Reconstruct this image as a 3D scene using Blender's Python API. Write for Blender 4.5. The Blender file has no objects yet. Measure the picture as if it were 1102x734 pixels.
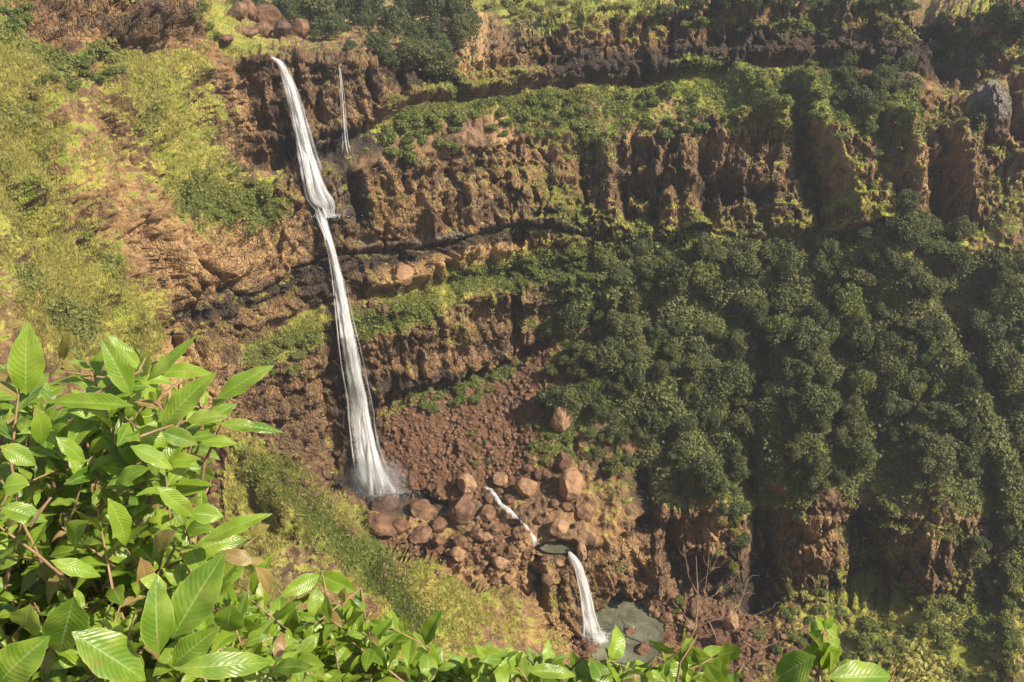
import bpy, math, random
import numpy as np
R = math.radians
scene = bpy.context.scene
col = scene.collection

# ---------------- camera ----------------
F_PX, CU, CV, PITCH = 1071.0, 551.0, 367.0, R(28)
cd = bpy.data.cameras.new("camera")
cd.sensor_width = 36.0
cd.lens = F_PX * 36.0 / 1102.0
cd.clip_start, cd.clip_end = 0.1, 20000
cam = bpy.data.objects.new("camera", cd)
cam.rotation_euler = (R(90) - PITCH, 0, 0)
col.objects.link(cam)
scene.camera = cam

# ---------------- light ----------------
SUN_EL, SUN_AZ = R(44), R(118)            # azimuth measured from +Y towards +X
world = bpy.data.worlds.new("World")
scene.world = world
world.use_nodes = True
wn = world.node_tree.nodes
sky = wn.new("ShaderNodeTexSky")
sky.sky_type = 'NISHITA'
sky.sun_disc = False
sky.sun_elevation = SUN_EL
sky.sun_rotation = SUN_AZ
sky.dust_density = 2.0
wn["Background"].inputs[1].default_value = 0.10
world.node_tree.links.new(sky.outputs[0], wn["Background"].inputs[0])
sl = bpy.data.lights.new("sun", 'SUN')
sl.energy = 5.0
sl.angle = R(0.6)
sl.color = (1.0, 0.905, 0.74)
sun = bpy.data.objects.new("sun", sl)
col.objects.link(sun)
from mathutils import Vector, Matrix
sdir = Vector((math.sin(SUN_AZ) * math.cos(SUN_EL), math.cos(SUN_AZ) * math.cos(SUN_EL), math.sin(SUN_EL)))
sun.rotation_euler = sdir.to_track_quat('Z', 'Y').to_euler()
sun.location = (60, -20, 60)
vs = scene.view_settings
vs.view_transform = 'Standard'
vs.look = 'None'
vs.exposure = 0.74
vs.gamma = 1.0
scene.cycles.max_bounces = 6
scene.cycles.diffuse_bounces = 3
scene.cycles.transparent_max_bounces = 24
scene.cycles.use_adaptive_sampling = True
scene.cycles.adaptive_threshold = 0.03

# ---------------- helpers ----------------
def tag(o, label=None, cat=None, group=None, kind=None):
    if label: o["label"] = label
    if cat: o["category"] = cat
    if group: o["group"] = group
    if kind: o["kind"] = kind
    return o

def mesh_np(name, co, quads=None, tris=None, smooth=True):
    """A mesh from numpy arrays of vertices and quads and/or triangles."""
    me = bpy.data.meshes.new(name)
    co = np.asarray(co, np.float32)
    me.vertices.add(len(co))
    me.vertices.foreach_set("co", co.ravel())
    nq = 0 if quads is None else len(quads)
    nt = 0 if tris is None else len(tris)
    idx, start = [], []
    if nq:
        idx.append(np.asarray(quads, np.int32).ravel()); start.append(np.arange(nq) * 4)
    if nt:
        idx.append(np.asarray(tris, np.int32).ravel()); start.append(nq * 4 + np.arange(nt) * 3)
    idx = np.concatenate(idx); start = np.concatenate(start).astype(np.int32)
    me.loops.add(len(idx)); me.loops.foreach_set("vertex_index", idx)
    me.polygons.add(nq + nt); me.polygons.foreach_set("loop_start", start)
    me.update(calc_edges=True)
    if smooth:
        me.polygons.foreach_set("use_smooth", np.ones(nq + nt, bool))
    return me

def put(name, me, mat=None, parent=None, loc=None):
    o = bpy.data.objects.new(name, me)
    col.objects.link(o)
    if mat: me.materials.append(mat)
    if parent: o.parent = parent
    if loc is not None: o.location = loc
    return o

def attr_col(me, name, arr):
    a = me.color_attributes.new(name, 'FLOAT_COLOR', 'POINT')
    c = np.ones((len(arr), 4), np.float32); c[:, :3] = arr
    a.data.foreach_set("color", c.ravel())

def attr_uv(me, uv):
    """per-vertex uv -> loop uv layer"""
    l = me.uv_layers.new(name="UVMap")
    vi = np.empty(len(me.loops), np.int32); me.loops.foreach_get("vertex_index", vi)
    l.data.foreach_set("uv", np.asarray(uv, np.float32)[vi].ravel())

_tab = np.random.RandomState(7).rand(64, 64, 64).astype(np.float32)
def noise(p, scale=(1, 1, 1), seed=0):
    """smooth value noise in -1..1; scale = cycles per metre on each axis"""
    p = p * np.asarray(scale, np.float32) + np.float32(seed * 17.31)
    if scale[0] == scale[2]:
        a, b = .8, .6
        p = np.stack([p[..., 0]*a - p[..., 2]*b + p[..., 1]*.13, p[..., 1]*a + p[..., 0]*.35, p[..., 2]*a + p[..., 0]*b], -1)
    i = np.floor(p).astype(np.int64); f = (p - i).astype(np.float32)
    f = f * f * f * (f * (f * 6 - 15) + 10)
    i0 = i & 63; i1 = (i + 1) & 63
    x0, y0, z0 = i0[..., 0], i0[..., 1], i0[..., 2]; x1, y1, z1 = i1[..., 0], i1[..., 1], i1[..., 2]
    fx, fy, fz = f[..., 0], f[..., 1], f[..., 2]
    c = lambda a, b, d: _tab[a, b, d]
    l = lambda a, b, t: a + (b - a) * t
    r = l(l(l(c(x0,y0,z0), c(x1,y0,z0), fx), l(c(x0,y1,z0), c(x1,y1,z0), fx), fy),
          l(l(c(x0,y0,z1), c(x1,y0,z1), fx), l(c(x0,y1,z1), c(x1,y1,z1), fx), fy), fz)
    return r * 2 - 1
def fbm(p, scale, n=3, seed=0, gain=.5):
    s, a, t = 0, 1.0, 0
    sc = np.asarray(scale, np.float32)
    for k in range(n):
        s = s + a * noise(p, sc * 2.03**k, seed + k * 3); t += a; a *= gain
    return s / t
def smooth(a, b, x):
    t = np.clip((x - a) / (b - a), 0, 1)
    return t * t * (3 - 2 * t)

def ray(u, v):
    """direction (with y = 1) that leaves the view point at photograph position u, v"""
    xr, yu = (np.asarray(u, float) - CU) / F_PX, (CV - np.asarray(v, float)) / F_PX
    y = math.cos(PITCH) + yu * math.sin(PITCH)
    z = -math.sin(PITCH) + yu * math.cos(PITCH)
    return np.stack([xr / y, np.ones_like(xr * y), z / y + 0 * xr], -1)
# ---------------- the gorge: one sheet of terrain ----------------
# survey columns: bearing -> (elevation line, distance) for every bed of rock, from the plateau down to the river
COLS = [
 (-250, [-150,-20,20,100,250,320,380,450,560,620,720,900], [330,175,146,135,112,102,95,88,80,76,70,60]),
 (0,    [-150,-20,20,100,250,320,380,450,560,620,720,900], [400,155,149,138,122,113,106,100,90,85,78,66]),
 (100,  [-150,-15,60,120,250,330,390,440,520,600,700,900], [500,166,159,150,137,130,125,122,116,108,96,80]),
 (180,  [-150,-10,60,130,250,340,400,450,520,600,700,900], [600,177,170,163,152,147,144,140,135,130,118,98]),
 (270,  [-150,58,172,190,318,372,395,480,520,570,700,900], [600,189,184,177,160,157,152,148,146,140,125,98]),
 (350,  [-150,66,165,190,275,325,350,480,520,580,700,900], [600,193,188,181,174,171,167,163,160,146,128,98]),
 (450,  [-150,72,105,165,265,308,330,415,530,590,700,900], [600,201,198,190,184,180,174,171,156,143,128,98]),
 (550,  [-150,50,95,150,240,290,312,388,525,590,700,900],  [600,210,206,198,193,189,182,179,155,144,133,98]),
 (610,  [-150,25,92,148,250,285,303,355,522,595,690,900],  [600,214,209,201,189,186,181,179,156,143,137.5,98]),
 (650,  [-150,20,90,145,262,275,300,345,520,590,650,900],  [600,216,212,203,186,184,181,178,157,146,144.5,98]),
 (700,  [-150,10,85,150,265,270,280,330,510,540,642,900],  [600,218,213,200,184,183,181,176,158,152,147,98]),
 (800,  [-150,5,75,120,262,268,275,330,500,560,640,900],   [600,216,211,200,184,182,180,175,156,150,146,98]),
 (900,  [-150,5,60,130,258,264,270,330,480,540,650,900],   [600,214,210,196,182,180,178,172,155,150,143,98]),
 (1000, [-150,10,85,110,250,255,262,330,480,560,650,900],  [600,212,204,198,182,180,178,170,152,146,139,95]),
 (1100, [-150,10,90,100,240,246,255,330,480,560,650,900],  [600,208,200,196,180,178,175,166,148,141,134,92]),
 (1400, [-150,10,90,100,240,246,255,330,480,560,650,900],  [600,195,188,184,168,166,163,154,136,129,122,85]),
]
def axis(parts):
    out = []
    for a, b, s in parts:
        out.append(np.linspace(a, b, max(2, int(round((b - a) / s))), endpoint=False))
    return np.concatenate(out + [[parts[-1][1]]])
US = axis([(-250, -20, 7), (-20, 1122, 1.3), (1122, 1400, 7)])
VS = axis([(-150, -12, 5), (-12, 746, 1.25), (746, 900, 7)])
UU, VV = np.meshgrid(US, VS)                       # rows = v
def wob(u, v, s, seed):
    return noise(np.stack([u / s, v / s, 0 * u + seed], -1).astype(np.float32))

def column_tables(u):
    cu = np.array([c[0] for c in COLS], float)
    V = np.array([c[1] for c in COLS], float); Y = np.array([c[2] for c in COLS], float)
    ker = np.hanning(41); ker /= ker.sum()
    ud = np.arange(-330, 1480, 1.0)
    def t(A):
        out = []
        for k in range(A.shape[1]):
            a = np.interp(ud, cu, A[:, k]); a = np.convolve(np.pad(a, 20, 'edge'), ker, 'valid')
            out.append(np.interp(u, ud, a))
        return np.array(out)
    return t(V), t(Y)

def base_depth(UU, VV):
    ku, kv = 1.0, 1.0
    w1 = wob(UU, VV*0, 34, 1) * 5 + wob(UU, VV*0, 11, 2) * 2.0
    Vw = VV + w1
    TV, TY = column_tables(UU[0])
    Yb = np.zeros_like(UU); K = np.zeros_like(UU)
    for j in range(UU.shape[1]):
        Yb[:, j] = np.interp(Vw[:, j], TV[:, j], TY[:, j])
        K[:, j] = np.interp(Vw[:, j], TV[:, j], np.arange(12.))
    # the near spur at the lower left, lying in front of the gorge floor
    cu = np.array([165, 200, 240, 300, 345, 380, 402, 450, 500, 560, 604, 645, 720])
    cv = np.array([425, 443, 466, 500, 525, 556, 588, 605, 627, 657, 704, 770, 860])
    cy = np.array([141, 134, 127, 121, 119, 119, 120, 121, 123, 127, 131, 128, 110.])
    crest = np.interp(UU, cu, cv) + wob(UU, VV*0, 22, 5) * 4 + wob(UU, VV*0, 7, 6) * 1.5
    Yc = np.interp(UU, cu, cy)
    below = VV - crest
    Ys = Yc - np.clip(below, 0, None) * 0.155 - np.clip(below - 90, 0, None) * .04
    m = smooth(-6, 1.5, below) * (UU < 740)
    Yc = np.where(UU < 240, Yc, Yc)
    m = m * smooth(120, 235, UU)
    Ys = np.minimum(Ys, Yb)
    Y = Yb * (1 - m) + Ys * m
    return Y, K, m

print("terrain grid", UU.shape)
Yb, KF, SPUR = base_depth(UU, VV)

def strokes(items, UU=UU, VV=VV, step=4):
    """soft brush strokes (points, half-width, value) laid out on the survey grid, summed"""
    gu = np.arange(-260, 1412, step, float); gv = np.arange(-160, 912, step, float)
    GU, GV = np.meshgrid(gu, gv); acc = np.zeros_like(GU)
    for pts, w, val in items:
        d = np.full_like(GU, 1e9)
        if len(pts) == 1: pts = [pts[0], (pts[0][0] + .1, pts[0][1])]
        for (x0, y0), (x1, y1) in zip(pts[:-1], pts[1:]):
            dx, dy = x1 - x0, y1 - y0
            t = np.clip(((GU - x0) * dx + (GV - y0) * dy) / (dx * dx + dy * dy), 0, 1)
            d = np.minimum(d, np.hypot(GU - x0 - t * dx, GV - y0 - t * dy))
        acc += val * np.exp(-(d / w) ** 2 * 1.2)
    # bilinear sampling
    UU = UU + 5 * wob(UU, VV, 16, 3) + 2.5 * wob(UU, VV, 6, 8); VV = VV + 5 * wob(UU, VV, 16, 13) + 2.5 * wob(UU, VV, 6, 18)
    fu = np.clip((UU - gu[0]) / step, 0, len(gu) - 1.001); fv = np.clip((VV - gv[0]) / step, 0, len(gv) - 1.001)
    iu = fu.astype(int); iv = fv.astype(int); a = fu - iu; b = fv - iv
    return (acc[iv, iu] * (1-a) + acc[iv, iu+1] * a) * (1-b) + (acc[iv+1, iu] * (1-a) + acc[iv+1, iu+1] * a) * b

# gullies (negative) and ridges (positive), metres out of the wall
RELIEF = [([(405,302),(440,296),(500,272),(560,268)], 9, 3.2), ([(430,290),(436,310)], 4, -2.5), ([(478,272),(482,292)], 4, -2.5), ([(522,262),(526,290)], 4, -2), ([(90,5),(95,50)], 7, -3), ([(130,5),(134,50)], 6, -3), ([(160,5),(166,45)], 7, 2), ([(185,10),(190,45)], 5, -2),
 ([(230,300),(280,280)], 12, 2), ([(120,210),(150,260)], 8, -2), ([(85,250),(110,280)], 8, -2), ([(225,200),(240,240)], 8, -1.5), ([(30,150),(44,190)], 8, -2),
 ([(858,140),(872,180),(884,240)], 11, -9), ([(866,91),(890,145),(913,232)], 11, 6),
 ([(792,77),(815,105),(843,135)], 14, 4), ([(960,131),(975,165),(990,208)], 10, 5),
 ([(948,130),(952,185)], 8, -4), ([(1012,185),(1020,250)], 15, -8), ([(757,165),(765,245)], 9, -5),
 ([(783,185),(797,245)], 9, -5), ([(812,205),(824,245)], 8, -4), ([(1000,15),(1025,65)], 24, -7),
 ([(1068,112)], 24, 5), ([(1092,90),(1096,140)], 8, -5), ([(1030,150),(1042,230)], 12, 5),
 ([(624,148),(631,222)], 5, -4), ([(640,156),(645,190)], 5, -3), ([(668,195),(679,232)], 8, -5),
 ([(691,195),(701,238)], 8, -5), ([(681,155),(681,178)], 5, -4), ([(595,198),(612,206)], 18, -3),
 ([(652,150),(658,230)], 9, 3), ([(712,150),(722,235)], 10, 3), ([(738,150),(742,235)], 9, 2.5),
 ([(540,160),(545,235)], 9, 2), ([(585,140),(592,170)], 9, -2), ([(500,150),(508,230)], 12, 1.5),
 ([(396,200),(402,250)], 8, 3), ([(384,185),(386,235)], 6, -5), ([(372,190),(374,215)], 9, -3),
 ([(420,190),(428,250)], 8, 2), ([(460,180),(462,250)], 8, 2),
 ([(265,80),(275,150)], 8, -3), ([(340,75),(350,150)], 6, -3), ([(318,80),(325,150)], 5, -2), ([(398,75),(402,120)], 5, -3),
 ([(430,80),(432,100)], 6, -3), ([(500,80),(506,96)], 14, -3), ([(560,60),(565,85)], 10, 2), ([(600,45),(612,85)], 10, -3),
 ([(640,40),(650,85)], 10, 2), ([(680,40),(690,85)], 12, -3), ([(745,35),(752,70)], 8, 2), ([(880,20),(885,60)], 12, -3),
 ([(558,255),(562,290)], 4, -3), ([(500,262),(502,288)], 14, 2.5), ([(460,288),(470,298)], 9, 2), ([(425,300)], 12, 2),
 ([(556,320),(560,380)], 5, -3), ([(540,325),(542,375)], 8, 2), ([(470,345),(474,395)], 5, -2), ([(430,360),(436,410)], 8, 2),
 ([(625,320),(630,345)], 10, 3), ([(645,325),(640,350)], 7, -5), ([(500,350),(504,385)], 7, 1.5),
 ([(210,330),(225,395)], 6, -2), ([(240,320),(252,375)], 6, 2), ([(300,310),(306,345)], 6, 2), ([(330,300),(336,340)], 5, -2),
 ([(350,360),(356,480)], 8, -2.5), ([(380,430),(400,480)], 12, -2),
 # forested side
 ([(836,300),(826,369),(806,433)], 13, -9), ([(886,310),(892,370)], 10, -7), ([(790,340),(752,325)], 10, -4),
 ([(742,420),(790,520)], 16, -6), ([(795,440),(812,490)], 14, -6), ([(812,520),(826,575),(818,640)], 18, -16),
 ([(925,565),(940,630)], 22, -18), ([(1062,500),(1070,570)], 12, -7), ([(692,515),(694,566)], 11, -9),
 ([(722,570),(735,628)], 8, -8), ([(1000,290),(1040,370),(1075,440),(1100,490)], 12, -8),
 ([(930,250),(990,330),(1040,420),(1068,470)], 34, 7), ([(640,330),(680,400),(740,470),(790,540)], 34, 6),
 ([(830,390),(870,470),(885,560)], 40, 6), ([(880,420),(905,450)], 14, -5), ([(700,440),(720,480)], 12, -5), ([(960,430),(975,470)], 12, -5), ([(990,470),(1015,560),(1010,640)], 30, 7), ([(1090,300),(1100,380)], 20, 5),
 ([(750,260),(780,300)], 22, 4), ([(885,330),(850,330)], 9, 3), ([(930,400),(950,480)], 14, -5), ([(700,330),(712,400)], 10, -4),
 ([(665,535),(660,600),(668,640)], 14, 4), ([(640,550),(645,640)], 6, -3), ([(705,580),(712,635)], 8, 4), ([(770,540),(780,600)], 16, 4),
 # river side
 ([(590,610),(592,660)], 9, 4), ([(576,600),(580,640)], 4, -4), ([(600,700)], 12, 2), ([(604,452)], 12, 1.5),
 # left hillside
 ([(50,10),(190,12)], 14, 3), ([(60,40),(190,48)], 10, -2), ([(40,110),(60,140)], 14, -3),
 ([(55,140),(75,200)], 9, -3), ([(95,60),(120,90),(150,190),(200,290)], 14, 3), ([(0,190),(30,240)], 14, -2),
 ([(60,170),(80,215)], 7, -3), ([(28,205),(60,235)], 10, 2.5), ([(165,255),(180,290)], 7, -3), ([(215,95),(238,150)], 12, -2),
 ([(250,150),(262,180)], 8, -2), ([(120,120),(165,200)], 10, -1.5), ([(100,150),(115,225)], 14, 2), ([(150,225),(180,300),(210,330)], 12, 2),
 ([(110,300),(150,350)], 14, 2), ([(20,270),(60,330)], 14, 2),
 # spur
 ([(300,540),(350,610),(420,680)], 12, 2.5), ([(260,520),(290,570)], 10, -2), ([(400,610),(450,690)], 10, -2), ([(460,620),(520,680)], 12, 2),
 ([(352,590),(392,640)], 10, -2),
]
DISP = strokes(RELIEF)

def positions(Y):
    d = ray(UU, VV)
    return (d * Y[..., None]).astype(np.float32)
P = positions(Yb)
# ---- surface cover plus painted shading, laid out per metre of the valley like a map ----
def band(lo, hi, s=.08): return smooth(lo - s, lo + s, KF) * (1 - smooth(hi - s, hi + s, KF))
right = smooth(600, 680, UU); leftside = 1 - smooth(225, 262, UU + (VV-200)*0.12)
cliff = np.maximum.reduce([band(1, 2), band(3, 4.05), band(4.0, 5), band(6, 7) * (1 - smooth(650, 720, UU)), band(9, 10) * smooth(560, 590, UU)])
cliff = cliff * (1 - leftside) * (1 - SPUR)
cliff = np.maximum(cliff, np.clip(strokes([([(55,12),(190,16)], 24, 1.3), ([(60,40),(180,44)], 12, 1), ([(50,145),(76,210)], 9, .9), ([(20,200),(38,240)], 9, .9), ([(228,120),(262,170)], 16, 1), ([(225,75),(262,110)], 12, .6),
    ([(160,250),(178,285)], 11, .9), ([(95,235),(112,262)], 8, .7), ([(120,130),(135,160)], 8, .6), ([(190,300),(240,290),(330,250)], 26, .8), ([(205,340),(235,400),(250,470)], 26, 1), ([(110,310),(130,335)], 8, .6), ([(300,455),(350,470)], 30, .9), ([(430,590),(520,610)], 14, .5), ([(575,610),(600,690)], 20, 1)]), 0, 1))
rock = np.clip(cliff + .6 * leftside * smooth(-.25, .35, fbm(P, (.05,)*3, 3, 71)) + .3 * SPUR, 0, 1)
rock = np.clip(rock + strokes([([(440,600),(540,660),(600,700)], 26, .8), ([(120,110),(200,280)], 30, .3), ([(60,10),(190,20)], 26, .8), ([(200,320),(230,400),(250,470)], 34, .6), ([(300,460),(340,520)], 30, .7),
    ([(50,140),(75,215)], 14, .5), ([(0,200),(40,250)], 16, .5), ([(165,255),(200,300)], 24, .4), ([(580,610),(600,690)], 22, .8),
    ([(640,540),(690,600)], 40, .6), ([(770,560),(780,610)], 24, .6), ([(870,540),(880,600)], 20, .6), ([(1000,560),(1010,620)], 26, .6)]), 0, 1)
VEG = [([(0,120),(60,260),(120,330)], 70, .75), ([(150,60),(190,140),(240,230)], 46, .9), ([(60,330),(150,370)], 50, .7),
 ([(190,190),(260,215),(290,225)], 28, .8), ([(120,30),(60,60),(0,50)], 30, .5), ([(225,20),(270,60)], 18, .7),
 ([(160,270),(230,290),(320,250)], 30, -.45), ([(70,110),(110,170)], 20, -.05), ([(180,250),(190,380)], 20, -.5),
 ([(60,205),(90,225)], 18, -.5), ([(30,110),(0,140)], 14, .3), ([(262,85),(290,150)], 18, -.8), ([(212,60),(228,100),(232,120)], 16, .5),
 # ledge C
 ([(420,130),(470,110),(530,100),(600,105),(690,110)], 22, .95), ([(560,120),(620,150),(650,155)], 22, .6), ([(700,90),(760,70)], 18, .8),
 ([(540,130),(545,150)], 12, -.5), ([(500,20),(530,45)], 16, -1.4), ([(520,5),(700,8)], 18, .9), ([(600,30),(700,40)], 20, .4),
 ([(740,30),(1000,40)], 26, .5), ([(760,90),(830,110),(900,110),(990,130)], 34, 1.0), ([(840,140),(870,160)], 16, .5), ([(900,190),(960,200)], 26, .45),
 ([(1060,30),(1102,60)], 26, .6), ([(1085,215),(1102,215)], 20, .6), ([(1035,140),(1090,165)], 8, .5), ([(1000,100),(1000,170)], 10, -.8),
 ([(725,175),(850,210)], 40, .18), ([(480,200),(640,225)], 40, .12), ([(590,200),(612,222)], 16, .4),
 # ledge G, I
 ([(385,345),(430,325),(500,300),(570,290)], 16, 1.1), ([(390,355),(440,340),(520,318)], 13, .6), ([(560,285),(640,280)], 18, .9),
 ([(425,440),(480,420),(550,395)], 12, .7), ([(330,360),(270,385)], 18, .7), ([(330,350),(362,345)], 12, .6), ([(484,365)], 14, .5),
 ([(500,480),(520,500)], 16, .12), ([(510,470),(516,490)], 9, .5), ([(620,440),(570,500)], 22, .6), ([(600,400)], 22, .6), ([(700,230),(900,235)], 30, .1),
 # forest
 ([(680,320),(720,400),(800,480)], 90, 1.0), ([(900,300),(950,420),(1000,500)], 110, 1.0), ([(1080,300),(1102,520)], 50, .8), ([(760,300)], 50, .8),
 ([(1000,700),(900,690)], 70, .9), ([(1090,650)], 60, .8), ([(760,520)], 40, .4), ([(600,470)], 30, .3),
 ([(1020,330),(1060,400),(1092,470)], 7, -1.1), ([(775,600),(760,560)], 18, -1.0), ([(890,545),(872,605)], 18, -1.1), ([(1000,545),(1000,610)], 26, -1.0), ([(1050,560),(1060,600)], 14, -.7), ([(720,370),(735,400)], 12, -.6), ([(700,560),(690,620)], 20, -.6),
 ([(860,345),(880,370)], 10, -.6), ([(820,340),(800,350)], 14, -.5), ([(680,560),(690,610)], 24, .1),
 # spur and river
 ([(270,500),(330,550),(380,600),(450,660)], 34, 1.0), ([(430,600),(520,640),(560,680)], 20, .1), ([(396,588),(412,625),(450,665)], 13, .8), ([(470,640),(510,665)], 14, .5), ([(395,610),(430,680)], 10, -.5), ([(330,600),(370,660)], 24, -.3),
 ([(595,625),(598,650)], 7, .7), ([(470,590),(560,610)], 10, .25), ([(230,480),(200,560)], 20, -.4)]
veg = strokes(VEG) + strokes([([(415,300),(440,292),(500,270),(560,264)], 9, -.9), ([(590,540),(620,575)], 22, -.6), ([(300,520),(370,580),(420,640)], 26, .25), ([(740,50),(1000,55)], 20, -.9), ([(600,62),(720,60)], 14, -.5), ([(720,195),(860,215)], 30, -.4), ([(900,200),(1000,205)], 26, -.4), ([(55,18),(120,20),(190,14)], 20, -1.0), ([(0,100),(100,330)], 60, .25), ([(150,90),(230,180)], 50, .2), ([(70,45),(180,45)], 12, -.7), ([(230,150),(265,180),(240,260)], 18, -.4)]) + .14 * leftside * (VV < 420) + .3 * SPUR
LUSH = [([(200,215),(290,235)], 26, .6), ([(30,10),(0,30)], 20, .8), ([(430,120),(600,110),(690,120)], 22, .45), ([(640,160),(655,140)], 20, .4), ([(390,350),(450,330)], 16, .9), ([(500,305),(640,285)], 16, .7),
 ([(780,90),(1000,120)], 60, .35), ([(700,400),(1000,480)], 140, .55), ([(640,320),(800,300),(1000,300)], 50, .4), ([(1100,300),(1102,650)], 60, .3), ([(430,440),(550,395)], 14, .5), ([(330,360),(270,385)], 18, .5),
 ([(290,510),(330,545),(365,600)], 24, .9), ([(410,600),(440,650)], 14, .5), ([(396,588),(412,625),(450,665)], 13, .7), ([(60,330),(100,350)], 18, .5), ([(520,5),(700,8)], 14, .25), ([(595,625)], 10, .3), ([(50,60),(110,60)], 20, .7), ([(130,250),(120,280)], 12, .3),
 ([(760,30),(960,40)], 26, .5), ([(600,430)], 50, .5), ([(700,640)], 40, .4)]
lush = strokes(LUSH)
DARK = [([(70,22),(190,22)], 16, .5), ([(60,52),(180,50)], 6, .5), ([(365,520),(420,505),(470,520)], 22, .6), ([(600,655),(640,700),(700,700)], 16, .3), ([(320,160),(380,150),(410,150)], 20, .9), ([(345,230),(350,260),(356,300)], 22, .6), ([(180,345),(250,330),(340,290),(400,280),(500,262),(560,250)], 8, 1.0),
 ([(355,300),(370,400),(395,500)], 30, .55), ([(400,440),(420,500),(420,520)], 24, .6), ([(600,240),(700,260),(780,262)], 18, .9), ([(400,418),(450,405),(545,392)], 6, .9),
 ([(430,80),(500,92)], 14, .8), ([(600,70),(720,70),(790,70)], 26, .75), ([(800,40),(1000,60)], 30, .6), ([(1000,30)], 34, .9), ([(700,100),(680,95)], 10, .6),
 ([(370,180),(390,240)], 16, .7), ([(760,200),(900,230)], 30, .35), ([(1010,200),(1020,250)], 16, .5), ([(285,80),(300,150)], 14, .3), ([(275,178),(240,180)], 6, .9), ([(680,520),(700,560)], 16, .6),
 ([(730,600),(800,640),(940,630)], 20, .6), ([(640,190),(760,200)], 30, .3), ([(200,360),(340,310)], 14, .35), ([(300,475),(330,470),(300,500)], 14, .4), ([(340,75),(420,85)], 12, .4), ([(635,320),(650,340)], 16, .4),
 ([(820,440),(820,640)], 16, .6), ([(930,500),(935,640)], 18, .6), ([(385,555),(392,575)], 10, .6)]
dark = strokes(DARK)  # wet rock and dark beds, plus shade painted under overhangs and in gullies
TAN = [([(410,303),(440,294),(500,272),(560,266)], 13, 1.3), ([(740,170),(860,190)], 40, .2), ([(920,180),(1000,190)], 40, .25), ([(60,150),(120,200),(200,280),(300,260)], 60, .5), ([(30,330),(180,400)], 60, .4), ([(200,400),(260,500),(290,560)], 34, .7), ([(440,290),(520,268),(560,268)], 13, 1.0), ([(515,20),(510,60)], 22, .9),
 ([(540,120),(545,160)], 16, .6), ([(430,200),(520,210)], 30, .3), ([(470,96),(500,92)], 8, .5), ([(258,100),(268,150)], 16, .5), ([(580,600),(600,690)], 28, .6), ([(640,550),(690,600)], 32, .45), ([(400,560),(540,600)], 34, .5),
 ([(880,130),(915,230)], 10, .6), ([(820,110),(850,130)], 10, .4), ([(980,150),(995,210)], 14, .5), ([(1070,200),(1102,230)], 24, .5), ([(640,140),(650,180)], 16, .3), ([(770,570)], 24, .8), ([(1000,570)], 28, .8), ([(880,570)], 24, .8), ([(1040,370),(1092,480)], 6, .5),
 ([(470,620),(560,680)], 30, .5), ([(590,340),(640,350)], 20, -.2), ([(440,370),(540,340)], 30, .12), ([(310,80),(340,90)], 12, .3), ([(90,20),(110,50)], 16, .6), ([(300,545),(420,640)], 30, .25)]
tan_ = strokes(TAN)  # bare tan earth and stone, also painted brighter along the sunlit ridges
scree = strokes([([(480,460),(560,440),(590,410)], 40, 1.0), ([(430,500),(560,500)], 34, .9), ([(420,450),(480,430)], 18, .6), ([(420,590),(540,590)], 26, .5), ([(700,660),(800,690),(880,690)], 34, .8), ([(620,690),(640,715)], 16, .6), ([(310,500),(350,540)], 20, .6)])
grey = strokes([([(1068,112)], 22, 1.0), ([(440,262),(560,244)], 6, .6), ([(125,28)], 8, .5), ([(690,160),(700,170)], 14, .4), ([(360,200),(400,260)], 22, .4), ([(490,200),(520,220)], 22, .35), ([(590,170)], 20, .3)])

def normals(P):
    du = np.gradient(P, axis=1); dv = np.gradient(P, axis=0)
    n = np.cross(du, -dv); n /= np.linalg.norm(n, axis=-1, keepdims=True) + 1e-9
    return n
def blur(a, n):
    k = np.hanning(n + 2)[1:-1]; k /= k.sum(); h = n // 2
    for ax in (0, 1):
        pad = [(0, 0)] * a.ndim; pad[ax] = (h, h)
        b = np.pad(a, pad, 'edge'); out = 0
        for i in range(n):
            s = [slice(None)] * a.ndim; s[ax] = slice(i, i + a.shape[ax]); out = out + b[tuple(s)] * k[i]
        a = out
    return a
N0 = blur(normals(P), 15); N0 /= np.linalg.norm(N0, axis=-1, keepdims=True)
if N0[200, 400, 1] > 0: N0 = -N0
Q = P
near = 1 - .5 * SPUR
wide = fbm(Q, (.045, .045, .045), 3, 1)
D = DISP * np.where((UU > 600) & (VV > 255), .45, .9) + wide * 2.2 * (1 - .3 * SPUR)
# columnar ribs down the cliffs, each bed different
Qw = Q + .55 * np.stack([noise(Q, (.15,)*3, 31), noise(Q, (.15,)*3, 32), noise(Q, (.3,)*3, 33)], -1)
def worley(p, scale, seed):
    p = p * np.asarray(scale, np.float32) + seed * 5.7
    i = np.floor(p).astype(np.int64)
    f1 = np.full(p.shape[:-1], 9, np.float32); f2 = f1.copy(); idv = np.zeros_like(f1); tx = np.zeros_like(f1)
    for dx in (-1, 0, 1):
        for dy in (-1, 0, 1):
            for dz in (-1, 0, 1):
                c = i + np.array([dx, dy, dz]); a, b, d = c[..., 0] & 63, c[..., 1] & 63, c[..., 2] & 63
                jx, jy, jz = _tab[a, b, d], _tab[b, d, (a + 9) & 63], _tab[d, (a + 5) & 63, b]
                ox = c[..., 0] + jx - p[..., 0]; oy = c[..., 1] + jy - p[..., 1]; oz = c[..., 2] + jz - p[..., 2]
                e = np.sqrt(ox * ox + oy * oy + oz * oz).astype(np.float32)
                r = _tab[(a + 3) & 63, d, b]; near_ = e < f1
                f2 = np.where(near_, f1, np.minimum(f2, e)); f1 = np.where(near_, e, f1)
                idv = np.where(near_, r, idv); tx = np.where(near_, ox * (jy - .5) + oy * (jx - .5) + oz * (jz - .5), tx)
    return idv, smooth(0, .10, f2 - f1), tx
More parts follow.
